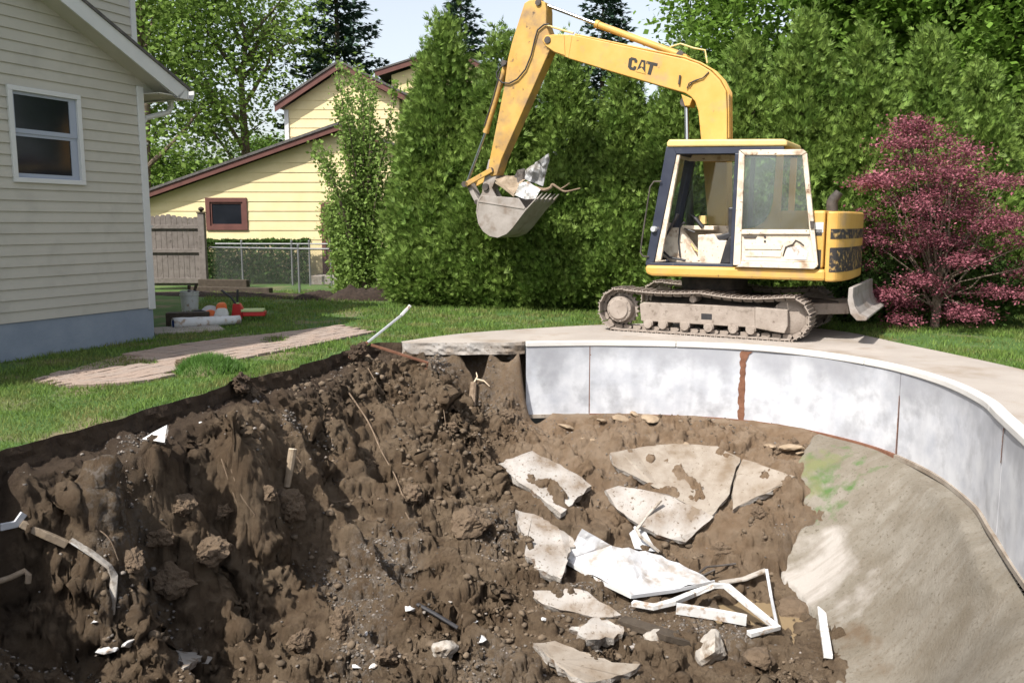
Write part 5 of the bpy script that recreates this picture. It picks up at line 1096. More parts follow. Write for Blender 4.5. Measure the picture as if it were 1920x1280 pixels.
ROOTS = [[(-0.443, 10.344, -0.887), (-0.301, 10.463, -0.833), (-0.068, 10.737, -0.825), (0.175, 10.95, -0.815)], [(-1.872, 9.496, -0.304), (-1.613, 9.349, -0.64), (-1.435, 9.119, -0.916), (-1.272, 8.967, -1.142), (-1.113, 8.468, -1.247)], [(-2.493, 7.115, -0.444), (-2.418, 7.067, -0.642), (-2.343, 7.023, -0.816)], [(-2.415, 7.079, -0.481), (-2.317, 7.026, -0.723), (-2.196, 7.02, -0.91)],
         [(-2.05, 8.924, -0.424), (-1.91, 8.784, -0.565), (-1.865, 8.605, -0.692)], [(-1.944, 8.956, -0.49), (-1.816, 8.727, -0.609), (-1.754, 8.683, -0.712)], [(-0.867, 10.082, -0.517), (-0.814, 9.963, -0.654), (-0.777, 9.8, -0.81)], [(-1.813, 7.896, -1.005), (-1.788, 8.242, -1.2), (-1.668, 8.313, -1.201)], [(-1.703, 9.953, -0.137), (-1.591, 9.823, -0.273), (-1.498, 9.892, -0.433)],
         [(-2.924, 5.729, -0.535), (-2.817, 5.726, -0.631), (-2.763, 5.725, -0.787)], [(-1.085, 8.363, -1.352), (-0.994, 8.267, -1.459), (-0.901, 8.134, -1.548)], [(-2.124, 7.974, -0.58), (-2.029, 7.982, -0.74), (-2.03, 7.871, -0.813)]]
RL = ['pale thin root running from the wall end across the cut face', 'long dark root draped down the middle of the bank'] 
for i, P in enumerate(ROOTS):
    P2 = [Vector(p) for p in spline(P, 5)]; mb = MB(); n = len(P2); r0 = .010 if i == 1 else .0055
    mb.tube([p-P2[0] for p in P2], [r0*(1-.6*k/n) for k in range(n)], 6); tag(mb.build('root', M['root'], loc=P2[0], smooth=True), RL[i] if i < 2 else 'short fine brown root hanging from the torn bank', 'root', None if i < 2 else 'roots on the bank')
# leaning post at the sod edge
b0, b1, b2, b3 = [(-1.96, 10.15, -0.05), (-1.75, 10.25, 0.13), (-1.36, 10.42, 0.44), (-1.25, 10.46, 0.56)]
mb, og = bar([b1, b2], .026, .026); lp_ = tag(mb.build('leaning_post', M['galv'], loc=og, bevel=.003), 'grey steel post leaning out of the sod edge with a white plate on top', 'post')
mb, _ = bar([b0, b1], .05, .03, org=og); mb.build('rusty_foot', M['rust'], lp_)
mb, _ = bar([b2, b3], .055, .03, org=og); mb.build('white_plate', M['white'], lp_, bevel=.004)
barobj('steel_angle', [(-1.71, 10.25, 0.1), (-1.37, 10.3, -0.02), (-1.03, 10.35, -0.14), (-1.06, 10.3, -0.21)], .05, .03, M['rust'], 'rusty brown brace lying from the leaning post to the deck slab', 'steel angle')

# ---- bucket load ----
P = [(-0.226, 14.701, 1.865)][0]
rock('soil_load', (P[0]+.1, P[1], P[2]-.06), .30, M['clod'], 'brown soil heaped inside the excavator bucket', 'soil load', seed=131, sub=3, sq=(1.1, .85, .55), sink=.5)
crumple('scrap_sheet', [[(0.222, 14.452, 2.429), (0.42, 14.285, 2.574), (0.599, 14.186, 2.686), (0.619, 14.232, 2.587), (0.563, 14.321, 2.404), (0.512, 14.349, 2.171), (0.3, 14.352, 2.241), (0.213, 14.4, 2.295)]], 'upright grey torn sheet standing in the excavator bucket', 'metal sheet', mat('grey_torn_sheet', (.26, .26, .27), (.36, .36, .365), 6, .6, c3=(.15, .13, .11), s3=7, t3=(.5, .65)), seed=5, amp=.09, freq=6)
crumple('scrap_sheet', [[(0.132, 14.217, 2.209), (0.262, 14.202, 2.242), (0.47, 14.143, 2.102), (0.383, 14.134, 1.964), (0.218, 14.169, 1.948), (0.044, 14.22, 2.019)]], 'white crumpled liner scrap at the front of the bucket load', 'metal sheet', M['white'], seed=6, amp=.06, freq=7)
crumple('scrap_sheet', [[(-0.287, 14.563, 2.277), (-0.201, 14.858, 2.382), (0.072, 14.707, 2.347), (0.223, 14.509, 2.284), (0.123, 14.279, 2.142), (0.027, 14.275, 2.021)]], 'brown buckled sheet lying over the left of the bucket load', 'metal sheet', M['wood'], seed=7, amp=.05, freq=5)
crumple('scrap_sheet', [[(-0.0, 14.633, 2.308), (0.09, 14.64, 2.458), (0.215, 14.628, 2.475), (0.234, 14.617, 2.28), (0.107, 14.573, 2.216)]], 'dark curled scrap between the grey sheet and the brown sheet in the bucket', 'metal sheet', M['darkmetal'], seed=9, amp=.05, freq=7)
P = [(-0.266, 14.437, 2.236), (-0.133, 14.34, 2.145), (0.044, 14.242, 2.002)]; barobj('board_scrap', P, .05, .03, M['wood'], 'thin wooden strip along the edge of the bucket load', 'board')
P = [Vector(p) for p in spline([(0.356, 14.435, 2.149), (0.53, 14.339, 2.11), (0.633, 14.282, 2.142), (0.667, 14.263, 2.193), (0.754, 14.238, 2.14), (0.875, 14.205, 2.079), (1.114, 14.13, 2.127)], 4)]
mb = MB(); mb.tube([p-P[0] for p in P], [.035-.025*k/len(P) for k in range(len(P))], 7); br_ = tag(mb.build('branch', M['root'], loc=P[0]), 'pale twisted branch poking out of the bucket over its lip', 'branch')
Q = [Vector(p)-P[0] for p in [(0.788, 14.23, 2.114), (0.891, 14.196, 2.173), (0.942, 14.179, 2.215)]]; mb = MB(); mb.tube(Q, [.012, .01, .005], 6); mb.build('twig', M['root'], br_)

# ================= lawn things =================
# brick path: bricks laid in a sand bed
far_b = [(-4.76, 8.32), (-4.73, 9.22), (-4.62, 10.02), (-4.05, 11.17), (-3.33, 11.99), (-2.61, 12.95)]; near_b = [(-4.22, 7.99), (-3.7, 8.21), (-3.48, 8.56), (-3.12, 9.66), (-2.54, 10.87), (-1.96, 12.17)]
fbl = spline(far_b, 8); nbl = spline(near_b, 8)
sand = mat('sandy_joint', (.20, .155, .115), (.27, .215, .165), 8, .95, bump=.4)
mb = MB(); n = len(fbl); V = [(x, y, .004) for x, y in fbl]+[(x, y, .004) for x, y in nbl]; mb.add(V, [(n+i, n+i+1, i+1, i) for i in range(n-1)]); path = tag(mb.build('brick_path', sand), kind='structure')
brickm = [mat('worn_brick_a', (.27, .20, .165), (.34, .265, .22), 9, .9, c3=(.22, .16, .12), s3=5, t3=(.5, .7), bump=.4), mat('worn_brick_b', (.25, .195, .165), (.32, .255, .215), 9, .9, bump=.4)]
br = MB(); br.box((-.5, -.5, 0), (.5, .5, 1)); bme = []
for k in range(2): o = br.build('brick', brickm[k], path, bevel=0); bme.append(o.data); bpy.data.objects.remove(o)
cl = np.concatenate([[0], np.cumsum(np.hypot(*((fbl+nbl)[1:]/2-(fbl+nbl)[:-1]/2).T))]); Ltot = cl[-1]; nb = 0; rb_ = random.Random(12)
nV = 9; NU = int(Ltot/.2)
for j in range(nV):
    for i in range(NU):
        s = (i+.5*(j % 2)+.5)*Ltot/NU
        if s > Ltot-.05: continue
        f = np.array([np.interp(s, cl, fbl[:, 0]), np.interp(s, cl, fbl[:, 1])]); g = np.array([np.interp(s, cl, nbl[:, 0]), np.interp(s, cl, nbl[:, 1])]); t = (j+.5)/nV; p = f*(1-t)+g*t
        f2 = np.array([np.interp(s+.05, cl, fbl[:, 0]), np.interp(s+.05, cl, fbl[:, 1])]); g2 = np.array([np.interp(s+.05, cl, nbl[:, 0]), np.interp(s+.05, cl, nbl[:, 1])]); d = f2*(1-t)+g2*t-p
        if float(fbm(np.array([p[0]*1.5]), np.array([p[1]*1.5]), 2, 5)[0]) > .42 or nb > 298: continue
        o = obj('brick', bme[rb_.randrange(2)], path, loc=(p[0], p[1], -.02+rb_.uniform(0, .006)), rot=(rb_.uniform(-.02, .02), rb_.uniform(-.02, .02), math.atan2(d[1], d[0])+rb_.uniform(-.04, .04)))
        wv = float(np.hypot(*(f-g))*abs(math.sin(math.atan2(*(g-f)[::-1])-math.atan2(d[1], d[0])))/nV); o.scale = (Ltot/NU*.95, wv*.93, .045); nb += 1
# bucket
bkt = empty('bucket', (-5.72, 15.1, 0), label='white plastic bucket holding tools on the shaded grass', cat='bucket')
mb = MB(); mb.tube([(0, 0, 0), (0, 0, .30), (0, 0, .302), (0, 0, .32), (0, 0, .322), (0, 0, .345), (0, 0, .347), (0, 0, .37)], [.135, .155, .165, .165, .156, .156, .166, .166], 28, caps=False); mb.add([(.135*math.cos(a*.2244), .135*math.sin(a*.2244), .002) for a in range(28)], [tuple(range(28))]); mb.build('pail', M['white'], bkt, smooth=True)
mb = MB(); mb.tube([(.16*math.cos(R(a)), -.02-.10*math.sin(R(a)), .34+.06*math.sin(R(a))) for a in range(0, 181, 20)], .005, 6); mb.build('wire_handle', M['galv'], bkt)
for i, (a, b) in enumerate((((.03, 0, .2), (.12, .05, .50)), ((-.02, .02, .2), (.02, -.04, .48)))): mb = MB(); mb.tube([a, b], [.02, .03], 8); tag(mb.build('tool_handle', M['darkwood'], loc=(-5.72, 15.1, 0)), ['dark tool handle slanting out of the white bucket', 'upright dark tool handle inside the white bucket'][i], 'tool handle')
# rolled sheet, offcut, saw, red tool
rl = MB(); A_ = Vector((-5.02, 12.55, .09)); B_ = Vector((-4.22, 13.15, .08)); P = [A_.lerp(B_, t)-A_ for t in np.linspace(0, 1, 9)]
rl.tube(P, [.085, .088, .08, .083, .076, .08, .075, .07, .072], 16, caps=False); ro = tag(rl.build('sheet_roll', M['white'], loc=A_, smooth=True), 'white rolled sheet lying on the shaded grass by the foundation', 'sheet roll'); s = ro.modifiers.new('thickness', 'SOLIDIFY'); s.thickness = .006
mb = MB(); mb.tube(P[:2], .055, 14, caps=False); mb.build('inner_coil', mat('blue_liner', (.05, .09, .25), (.07, .12, .3), 5, .5), ro)
mb = MB(); mb.obox((0, 0, .11), (.30, .07, 0), (-.025, .11, 0), (0, 0, .10)); tag(mb.build('timber_block', M['darkwood'], loc=(-4.98, 13.05, 0), bevel=.01), 'dark timber block behind the white roll beside the house corner', 'timber')
mb = MB(); mb.box((-.5, -.35, 0), (.45, .35, .035)); tag(mb.build('paving_slab', M['deck'], loc=(-4.75, 12.45, .002), rot=(0, 0, .5), bevel=.006), 'flat grey paving slab in the grass under the white roll', 'paving slab')
orange = mat('orange_plastic', (.62, .12, .03), (.66, .16, .05), 6, .4); red = mat('red_enamel', (.42, .02, .02), (.48, .03, .03), 6, .4); greyp = mat('grey_plastic', (.55, .55, .53), (.6, .6, .58), 6, .5)
sw = empty('cutoff_saw', (-4.62, 13.25, 0), .3, label='orange and white cut-off saw with black loop handle behind the white roll', cat='saw')
mb = MB(); mb.prism([(-.02, .03), (.17, .03), (.19, .16), (.16, .27), (.02, .27), (-.03, .15)], -.08, .08); mb.build('body', greyp, sw, bevel=.025)
mb = MB(); mb.prism([(.0, .20), (.17, .20), (.165, .30), (.13, .34), (.05, .335), (.01, .30)], -.075, .075); mb.build('cover', orange, sw, bevel=.02)
mb = MB(); mb.tube([(-.03, 0, .10), (-.12, 0, .18), (-.22, 0, .22), (-.33, 0, .20), (-.40, 0, .12), (-.42, 0, .04)], .02, 10); mb.build('loop_handle', M['black'], sw, smooth=True)
mb = MB(); mb.tube([(-.08, -.05, .12), (-.08, .05, .12)], .11, 24); mb.build('blade_guard', orange, sw, bevel=.01)
mb = MB(); mb.cyl((-.08, -.004, .15), (-.08, .004, .15), .15, 30); mb.build('blade', M['galv'], sw)
rt = empty('red_tool', (-4.42, 13.75, 0), .15, label='red metal garden tool with pale green deck and dark handles on the grass', cat='garden tool')
mb = MB(); mb.prism([(-.12, .02), (.06, .02), (.07, .2), (.03, .28), (-.08, .28)], -.08, .08); mb.build('body', red, rt, bevel=.015)
mb = MB(); mb.box((.07, -.12, .08), (.42, .12, .15)); mb.build('tray', red, rt, bevel=.01)
mb = MB(); mb.box((-.02, -.1, .282), (.02, -.06, .30)); mb.box((.05, -.13, .152), (.40, .1, .19)); mb.build('green_deck', mat('pale_green_board', (.42, .50, .22), (.48, .55, .28), 4, .7), rt, bevel=.004)
for a in (-.05, .03): mb = MB(); mb.tube([(-.02, a, .25), (-.05+a, a, .38), (-.1+a*3, a, .50)], .018, 8); mb.build('handle', M['black'], rt)
# turned sod clump on the lawn and stray soil
mound('sod_clump', ([(-3.19, 8.81)][0], (.33, .2), .4), .17, 'grassy sod clump turned up on the lawn beside the brick path', 'sod clump', lawn, 14, n=10)
sc_ = bpy.data.objects['sod_clump']; k_ = 2600; rr_ = np.sqrt(rng.uniform(0, 1, k_)); tt_ = rng.uniform(0, 6.28, k_); x_ = .33*rr_*np.cos(tt_)*(1+.12*np.sin(3*tt_+14)); y_ = .2*rr_*np.sin(tt_); X_ = x_*math.cos(.4)-y_*math.sin(.4); Y2 = x_*math.sin(.4)+y_*math.cos(.4); z_ = .16*np.clip(1-rr_**2, 0, 1)**.8
w_ = .005; d_ = rng.normal(size=(k_, 2))*.03; V = np.stack([np.stack([X_-w_, Y2, z_-.02], -1), np.stack([X_+w_, Y2, z_-.02], -1), np.stack([X_+d_[:, 0], Y2+d_[:, 1], z_+rng.uniform(.03, .09, k_)], -1)], 1).reshape(-1, 3)
g_ = obj('grass_tuft', npmesh('grass_tuft', V, np.arange(3*k_).reshape(-1, 3), mat('tuft_blade', (.05, .13, .015), (.09, .18, .03), 3, .6, island=.35, trans=.3)), sc_); g_['kind'] = 'stuff'
rock('soil_heap', (*[(-3.51, 9.08)][0], .0), .14, M['clod'], 'small brown soil heap against the turned-up sod clump', 'soil heap', seed=171, sub=4, sq=(1, .8, .7), rough=.9, sink=.4)
rock('soil_heap', (*[(-1.85, 10.14)][0], .0), .13, M['sod'], 'dark crumbly soil heap at the foot of the leaning post', 'soil heap', seed=172, sub=4, sq=(1, .8, .8), rough=1., sink=.4)
rock('soil_heap', (*[(-2.67, 8.32)][0], -.03), .15, M['sod'], 'dark crumbly soil heap on the bend of the sod edge', 'soil heap', seed=173, sub=4, sq=(1.1, .7, .6), rough=1., sink=.4)
# ---- loose crumbs and gravel strewn over the soil ----
ICO = None
def scatter(name, XY, size, m, kinds=None, sink=.3, squash=.75):
    bm = bmesh.new(); bmesh.ops.create_icosphere(bm, subdivisions=1, radius=1); v0 = np.array([v.co[:] for v in bm.verts]); f0 = np.array([[v.index for v in f.verts] for f in bm.faces]); bm.free()
    n = len(XY); z = np.array([HZ(x, y) for x, y in XY]); J = 1+rng.uniform(-.38, .38, (n, len(v0), 1))
    sc = size[:, None, None]*np.stack([rng.uniform(.7, 1.3, n), rng.uniform(.7, 1.3, n), np.full(n, squash)], -1)[:, None, :]
    a = rng.uniform(0, 6.28, n); V = v0[None]*J*sc; ca, sa = np.cos(a)[:, None], np.sin(a)[:, None]
    V = np.stack([V[..., 0]*ca-V[..., 1]*sa, V[..., 0]*sa+V[..., 1]*ca, V[..., 2]], -1)
    V += np.concatenate([XY, (z+size*(squash-sink-.35))[:, None]], 1)[:, None, :]
    F = (f0[None]+(np.arange(n)*len(v0))[:, None, None]).reshape(-1, 3)
    return tag(obj(name, npmesh(name, V.reshape(-1, 3), F, m)), kind='stuff')
def samp(n, dens):
    out = []; 
    while len(out) < n:
        x = rng.uniform(-4.2, 3.4, 20000); y = rng.uniform(4.6, 11.1, 20000); k = inside(x, y, PIT) & (basin_mask(x, y) < -.02) & (rng.uniform(0, 1, 20000) < dens(x, y)); out += list(zip(x[k], y[k]))
    return np.array(out[:n])
loose_d = lambda x, y: .25+.75*sstep(-.1, .4, fbm(x*1.2, y*1.2, 3, 140))
XY = samp(4200, lambda x, y: sstep(-.05, .5, fbm(x*1.2, y*1.2, 3, 140))*(1-.85*sstep(8.8, 9.8, y)*(x > -.3))); scatter('soil_crumbs', XY, .006+.042*rng.uniform(0, 1, len(XY))**5, mat('crumb', (.10, .073, .049), (.14, .105, .073), 3, .97, island=.25, bump=.5))
def grav_d(x, y):
    d = seg_dist(x, y, EDGE); return .02+np.exp(-((d-.42)/.25)**2)*sstep(-.2, .3, fbm(x*1.2, y*1.2, 3, 51))+.6*sstep(.2, .5, fbm(x*.9+4, y*.9, 3, 53))*(d > .4)*(1-.9*sstep(8.4, 9.4, y)*(x > -.2))
XY = samp(8000, grav_d); scatter('gravel', XY, .004+.014*rng.uniform(0, 1, len(XY))**2.5, mat('gravel_stone', (.10, .085, .07), (.17, .15, .135), 9, .9, island=.6))

# ================= plants =================
def unit(A): return A/np.maximum(np.linalg.norm(A, axis=-1, keepdims=True), 1e-9)
def leaves(P, D, S, L, W, mid=.45):
    V = np.stack([P, P+D*(L*mid)[:, None]+S*W[:, None], P+D*L[:, None], P+D*(L*mid)[:, None]-S*W[:, None]], 1)
    n = len(P); F = np.arange(4*n).reshape(n, 4); return V.reshape(-1, 3), F
def fan(P, A, S, L, W, angs):
    Vs = []; 
    for k, a in enumerate(angs):
        D = unit(A*math.cos(a)+S*math.sin(a)); N = np.cross(A, S); T = unit(np.cross(N, D)); V, F = leaves(P+A*(L*.12*abs(k-len(angs)//2))[:, None]*0, D, T, L*(1-.35*abs(a)), W); Vs.append(V)
    V = np.concatenate(Vs); return V, np.arange(len(V)).reshape(-1, 4)
def rvec(n): return unit(rng.normal(size=(n, 3)))
def leafmat(name, a, b, island=.35, trans=.28, sc=1.2, rough=.6, c3=None, s3=3.): return mat(name, a, b, sc, rough, island=island, trans=trans, spec=.2, c3=c3, s3=s3)
ARB = leafmat('arborvitae_leaf', (.095, .165, .030), (.185, .265, .058), .45, .3, 2.2)
barkm = mat('tree_bark', (.10, .075, .055), (.17, .13, .10), 8, .95, bump=.6)
def arbor_mesh(seed, H, Rr, ncl=1150, nsp=30):
    r = np.random.default_rng(seed); u = r.uniform(0, 1, ncl); h = H*(1-(1-u)**.62)*.97+.05; th = r.uniform(0, 2*np.pi, ncl)
    prof = np.minimum(1, (h+.35)/.9)*np.clip(1-h/H, 0, 1)**.8
    lump = 1.04+.40*fbm(np.cos(th)*1.3+seed*3, np.sin(th)*1.3+h*1.5, 3, seed)+.22*fbm(np.cos(th)*3.6+seed, np.sin(th)*3.6+h*2.6, 2, seed+4)+.07*r.normal(size=ncl)
    rad = Rr*prof*lump*np.where(r.uniform(size=ncl) < .22, r.uniform(.55, .9, ncl), 1)
    c = np.stack([rad*np.cos(th), rad*np.sin(th), h], -1); out = np.stack([np.cos(th), np.sin(th), 0*th], -1)
    P = np.repeat(c, nsp, 0)+r.normal(size=(ncl*nsp, 3))*np.array([.105, .105, .15]); O_ = np.repeat(out, nsp, 0)
    A = unit(O_*r.uniform(.2, 1.0, (len(P), 1))+np.array([0, 0, .75])+r.normal(size=(len(P), 3))*.38); S_ = unit(np.cross(A, rvec(len(P)))); L = r.uniform(.09, .17, len(P)); W = L*r.uniform(.055, .095, len(P))
    V, F = fan(P, A, S_, L, W, (-.55, -.2, .2, .55)); V[:, 2] = np.maximum(V[:, 2], .01); return npmesh('arborvitae_crown', V, F, ARB)
def trunk_mesh(H, r0, seed=1, limbs=0, name='trunk'):
    rnd = random.Random(seed); mb = MB(); P = [(rnd.uniform(-.04, .04)*k, rnd.uniform(-.04, .04)*k, -.1+H*k/6) for k in range(7)]; mb.tube(P, [r0*(1.25 if k == 0 else 1-.12*k) for k in range(7)], 9)
    return mb
ARM = [arbor_mesh(3, 5.2, 1.12), arbor_mesh(8, 5.0, 1.15)]
ROW = [(-1.3, 17.0, 5.1, 'leftmost evergreen of the hedge beside the mulch heap'), (-.15, 16.5, 4.95, 'tall evergreen standing behind the raised excavator bucket'), (.95, 16.1, 4.5, 'evergreen of the hedge behind the excavator stick'), (2.02, 15.8, 4.2, 'evergreen of the hedge behind the level part of the boom'), (3.02, 15.5, 4.3, 'evergreen of the hedge behind the boom bend'), (4.0, 15.1, 4.55, 'evergreen of the hedge behind the excavator cab'), (4.95, 14.9, 4.7, 'evergreen of the hedge behind the counterweight'), (5.9, 14.7, 4.6, 'evergreen of the hedge between excavator and red maple'), (6.9, 14.6, 4.4, 'last evergreen of the hedge, behind the red maple'), (-.5, 17.7, 4.4, 'evergreen in the second line behind the hedge end'), (-1.5, 16.9, 2.5, 'low bushy evergreen flanking the hedge end by the mulch'), (8.1, 15.2, 4.2, 'evergreen standing right of the red maple beyond the dark shrubs'), (9.6, 15.6, 4.3, 'last tall evergreen at the end of the lawn border')]
for i, (x, y, h, lab) in enumerate(ROW):
    t = empty('arborvitae', (x, y, 0), rng.uniform(0, 6.28), label=lab, cat='evergreen', group='evergreen hedge row behind the pool')
    sc = h/5.1; t.scale = (1.0+.08*math.sin(i*2.1), 1.0, 1)
    o = obj('crown', ARM[i % 2], t); o.scale = (min(1.25, max(.8, sc)*1.06), min(1.25, max(.8, sc)*1.06), sc*1.06)
    mb = trunk_mesh(h*.85, .09, i); mb.build('trunk', barkm, t)
# ---- broadleaf trees ----
def broadleaf(seed, H, base, Rr, ncl, nl, lsize, lm, spread=(.42, .42, .26), gap=.0, trunk_r=.2, nlimb=9, wide=1., up=.35):
    r = np.random.default_rng(seed); rnd = random.Random(seed); mb = MB(); tp = []
    P = [Vector((rnd.uniform(-.05, .05)*k, rnd.uniform(-.05, .05)*k, -.15+H*.8*k/7)) for k in range(8)]; mb.tube(P, [trunk_r*(1.3 if k == 0 else 1-.11*k) for k in range(8)], 10)
    for k in range(nlimb):
        f = rnd.uniform(.3, .9); z = H*.8*f; p0 = P[min(7, int(f*7))]; a = 2*math.pi*k/nlimb+rnd.uniform(-.4, .4); L = Rr*rnd.uniform(.6, .95)*(1.15-.5*f); p0 = Vector((p0.x, p0.y, z))
        Q = [p0+Vector((math.cos(a)*L*t, math.sin(a)*L*t, L*(up+.5)*t+.25*L*t*t)) for t in (0, .3, .65, 1)]; mb.tube(Q, [trunk_r*.42, trunk_r*.32, trunk_r*.2, trunk_r*.07], 7); tp += Q[1:]
        for m_ in range(3):
            q0 = Q[1].lerp(Q[3], rnd.uniform(.1, .8)); b = a+rnd.uniform(-1.1, 1.1); l2 = L*rnd.uniform(.3, .55); Q2 = [q0, q0+Vector((math.cos(b)*l2*.5, math.sin(b)*l2*.5, l2*.35)), q0+Vector((math.cos(b)*l2, math.sin(b)*l2, l2*.6))]; mb.tube(Q2, [trunk_r*.16, trunk_r*.1, trunk_r*.04], 5); tp += Q2[1:]
    T = np.array([p[:] for p in tp]); cz = (base+H)/2; hz_ = (H-base)/2
    c = []
    while len(c) < ncl:
        d = rvec(400)*r.uniform(.25, 1, (400, 1))**.45; q = d*np.array([Rr, Rr*wide, hz_])+np.array([0, 0, cz]); k = fbm(q[:, 0]*.8+q[:, 2]*.5+seed, q[:, 1]*.8-q[:, 2]*.6, 2, seed) > gap-.5*r.uniform(size=400); c += list(q[k])
    c = np.array(c[:ncl]); pick = r.uniform(size=ncl) < .35; c[pick] = T[r.integers(0, len(T), pick.sum())]+r.normal(size=(pick.sum(), 3))*.25
    n = ncl*nl; Pp = np.repeat(c, nl, 0)+r.normal(size=(n, 3))*np.array(spread); D = unit(r.normal(size=(n, 3))*np.array([1, 1, .6])+np.array([0, 0, -.25])); S_ = unit(np.cross(D, unit(r.normal(size=(n, 3))*.6+np.array([0, 0, 1])))); L = lsize*r.uniform(.6, 1.25, n)
    V, F = leaves(Pp, D, S_, L, L*r.uniform(.28, .42, n)); k = V[:, 2].reshape(-1, 4).min(1) > .02
    return mb, npmesh('crown', V, F[k], lm)
MAPLE = leafmat('maple_leaf', (.105, .19, .026), (.15, .25, .042), .4, .45, .5)
SPRING = leafmat('spring_leaf', (.15, .24, .042), (.21, .30, .075), .4, .45, .5)
def plant(name, mbm, loc, label, cat, group=None, rz=0., scale=(1, 1, 1)):
    t = empty(name, loc, rz, label=label, cat=cat, group=group); t.scale = scale
    if isinstance(mbm[0], MB): o = mbm[0].build('trunk', barkm, t, smooth=True); mbm[2:] or None; plant.cache[id(mbm)] = o.data
    obj('crown', mbm[1], t); return t
plant.cache = {}
def plant2(name, mbm, loc, label, cat, group=None, rz=0., scale=(1, 1, 1)):
    t = empty(name, loc, rz, label=label, cat=cat, group=group); t.scale = scale; obj('trunk', plant.cache[id(mbm)], t); obj('crown', mbm[1], t); return t
mA = list(broadleaf(11, 11, 3.2, 4.2, 1700, 32, .185, MAPLE, trunk_r=.22)); mB = list(broadleaf(12, 13, 1.0, 3.8, 420, 30, .20, SPRING, gap=.12, trunk_r=.24, nlimb=12, spread=(.5, .5, .32)))
GT = 'broadleaf trees beyond the yard'
plant('maple_tree', mA, (8.3, 23.5, 0), 'broad green maple rising behind the hedge over the excavator boom', 'tree', GT)
plant2('maple_tree', mA, (10.8, 20.5, 0), 'bright green maple towering behind the red maple', 'tree', GT, 2.1, (1, 1, 1.0))
plant2('maple_tree', mA, (11.2, 16.8, 0), 'overhanging maple at the right end of the hedge', 'tree', GT, 4.0, (.75, .75, .8))
plant2('maple_tree', mA, (16, 27, 0), 'far maple filling the gap behind the right trees', 'tree', GT, 1.2, (1.1, 1.1, 1.1))
plant('shade_tree', mB, (-13.0, 31, 0), 'sparse spring-green tree showing dark trunk beside the cream house', 'tree', GT)
plant2('shade_tree', mB, (-10.2, 33.5, 0), 'sparse spring-green tree standing over the yellow house roof', 'tree', GT, 2.4, (1, 1, .95))
plant2('shade_tree', mB, (-16.5, 36, 0), 'spring-green tree behind the dark trunk by the cream house', 'tree', GT, 4.4, (1.1, 1.1, 1.05))
plant2('maple_tree', mA, (-19, 46, 0), 'far dense tree closing the view behind the spring-green trees', 'tree', GT, 3., (1.2, 1.2, .5))
plant2('maple_tree', mA, (-10.5, 44, 0), 'far dense tree behind the yellow house', 'tree', GT, .6, (1.0, 1.0, .55))
# ---- spruces ----
SPR = leafmat('spruce_needles', (.035, .070, .045), (.065, .11, .072), .35, .1, .8)
def spruce(seed, H, Rb):
    r = np.random.default_rng(seed); mb = MB(); mb.tube([(0, 0, -.1), (0, 0, H*.5), (0, 0, H)], [.22, .12, .015], 8); Ps = []; Ds = []
    for z in np.arange(1.2, H-.1, .34):
        nb_ = 9; Lz = Rb*(1-z/H)**.85+.12
        for k in range(nb_):
            a = r.uniform(0, 6.28); L = Lz*r.uniform(.7, 1.15); n = max(6, int(L*26)); t = r.uniform(.12, 1, n)
            zz = z+r.uniform(-.15, .15)-.20*L*t+.18*L*t*t*1.6; p = np.stack([np.cos(a)*L*t, np.sin(a)*L*t, zz], -1); sd = np.array([-math.sin(a), math.cos(a), 0])
            off = r.normal(size=n)*(.10+.16*L*(1-t)*.6); p = p+off[:, None]*sd+r.normal(size=(n, 3))*.04; Ps.append(p); Ds.append(np.array([math.cos(a), math.sin(a), -.12])+sd*np.sign(off)[:, None]*.7+r.normal(size=(n, 3))*.25)
    P = np.concatenate(Ps); D = unit(np.concatenate(Ds)); S_ = unit(np.cross(D, unit(rng.normal(size=P.shape)*.5+np.array([0, 0, 1])))); L = rng.uniform(.16, .32, len(P))
    V, F = fan(P, D, S_, L, L*.16, (-.5, 0, .5)); return [mb, npmesh('crown', V, F, SPR)]
sp_ = spruce(5, 15, 3.4)
plant('spruce_tree', sp_, (-7.1, 36, 0), 'dark blue-green spruce standing behind the yellow house', 'tree', 'spruces beyond the hedge')
plant2('spruce_tree', sp_, (-2.3, 40, 0), 'blue-green spruce showing above the hedge beside the excavator stick', 'tree', 'spruces beyond the hedge', 1.3, (1, 1, .86))
plant2('spruce_tree', sp_, (4.0, 39, 0), 'blue-green spruce showing above the excavator stick cylinder', 'tree', 'spruces beyond the hedge', 2.6, (1.05, 1.05, .90))
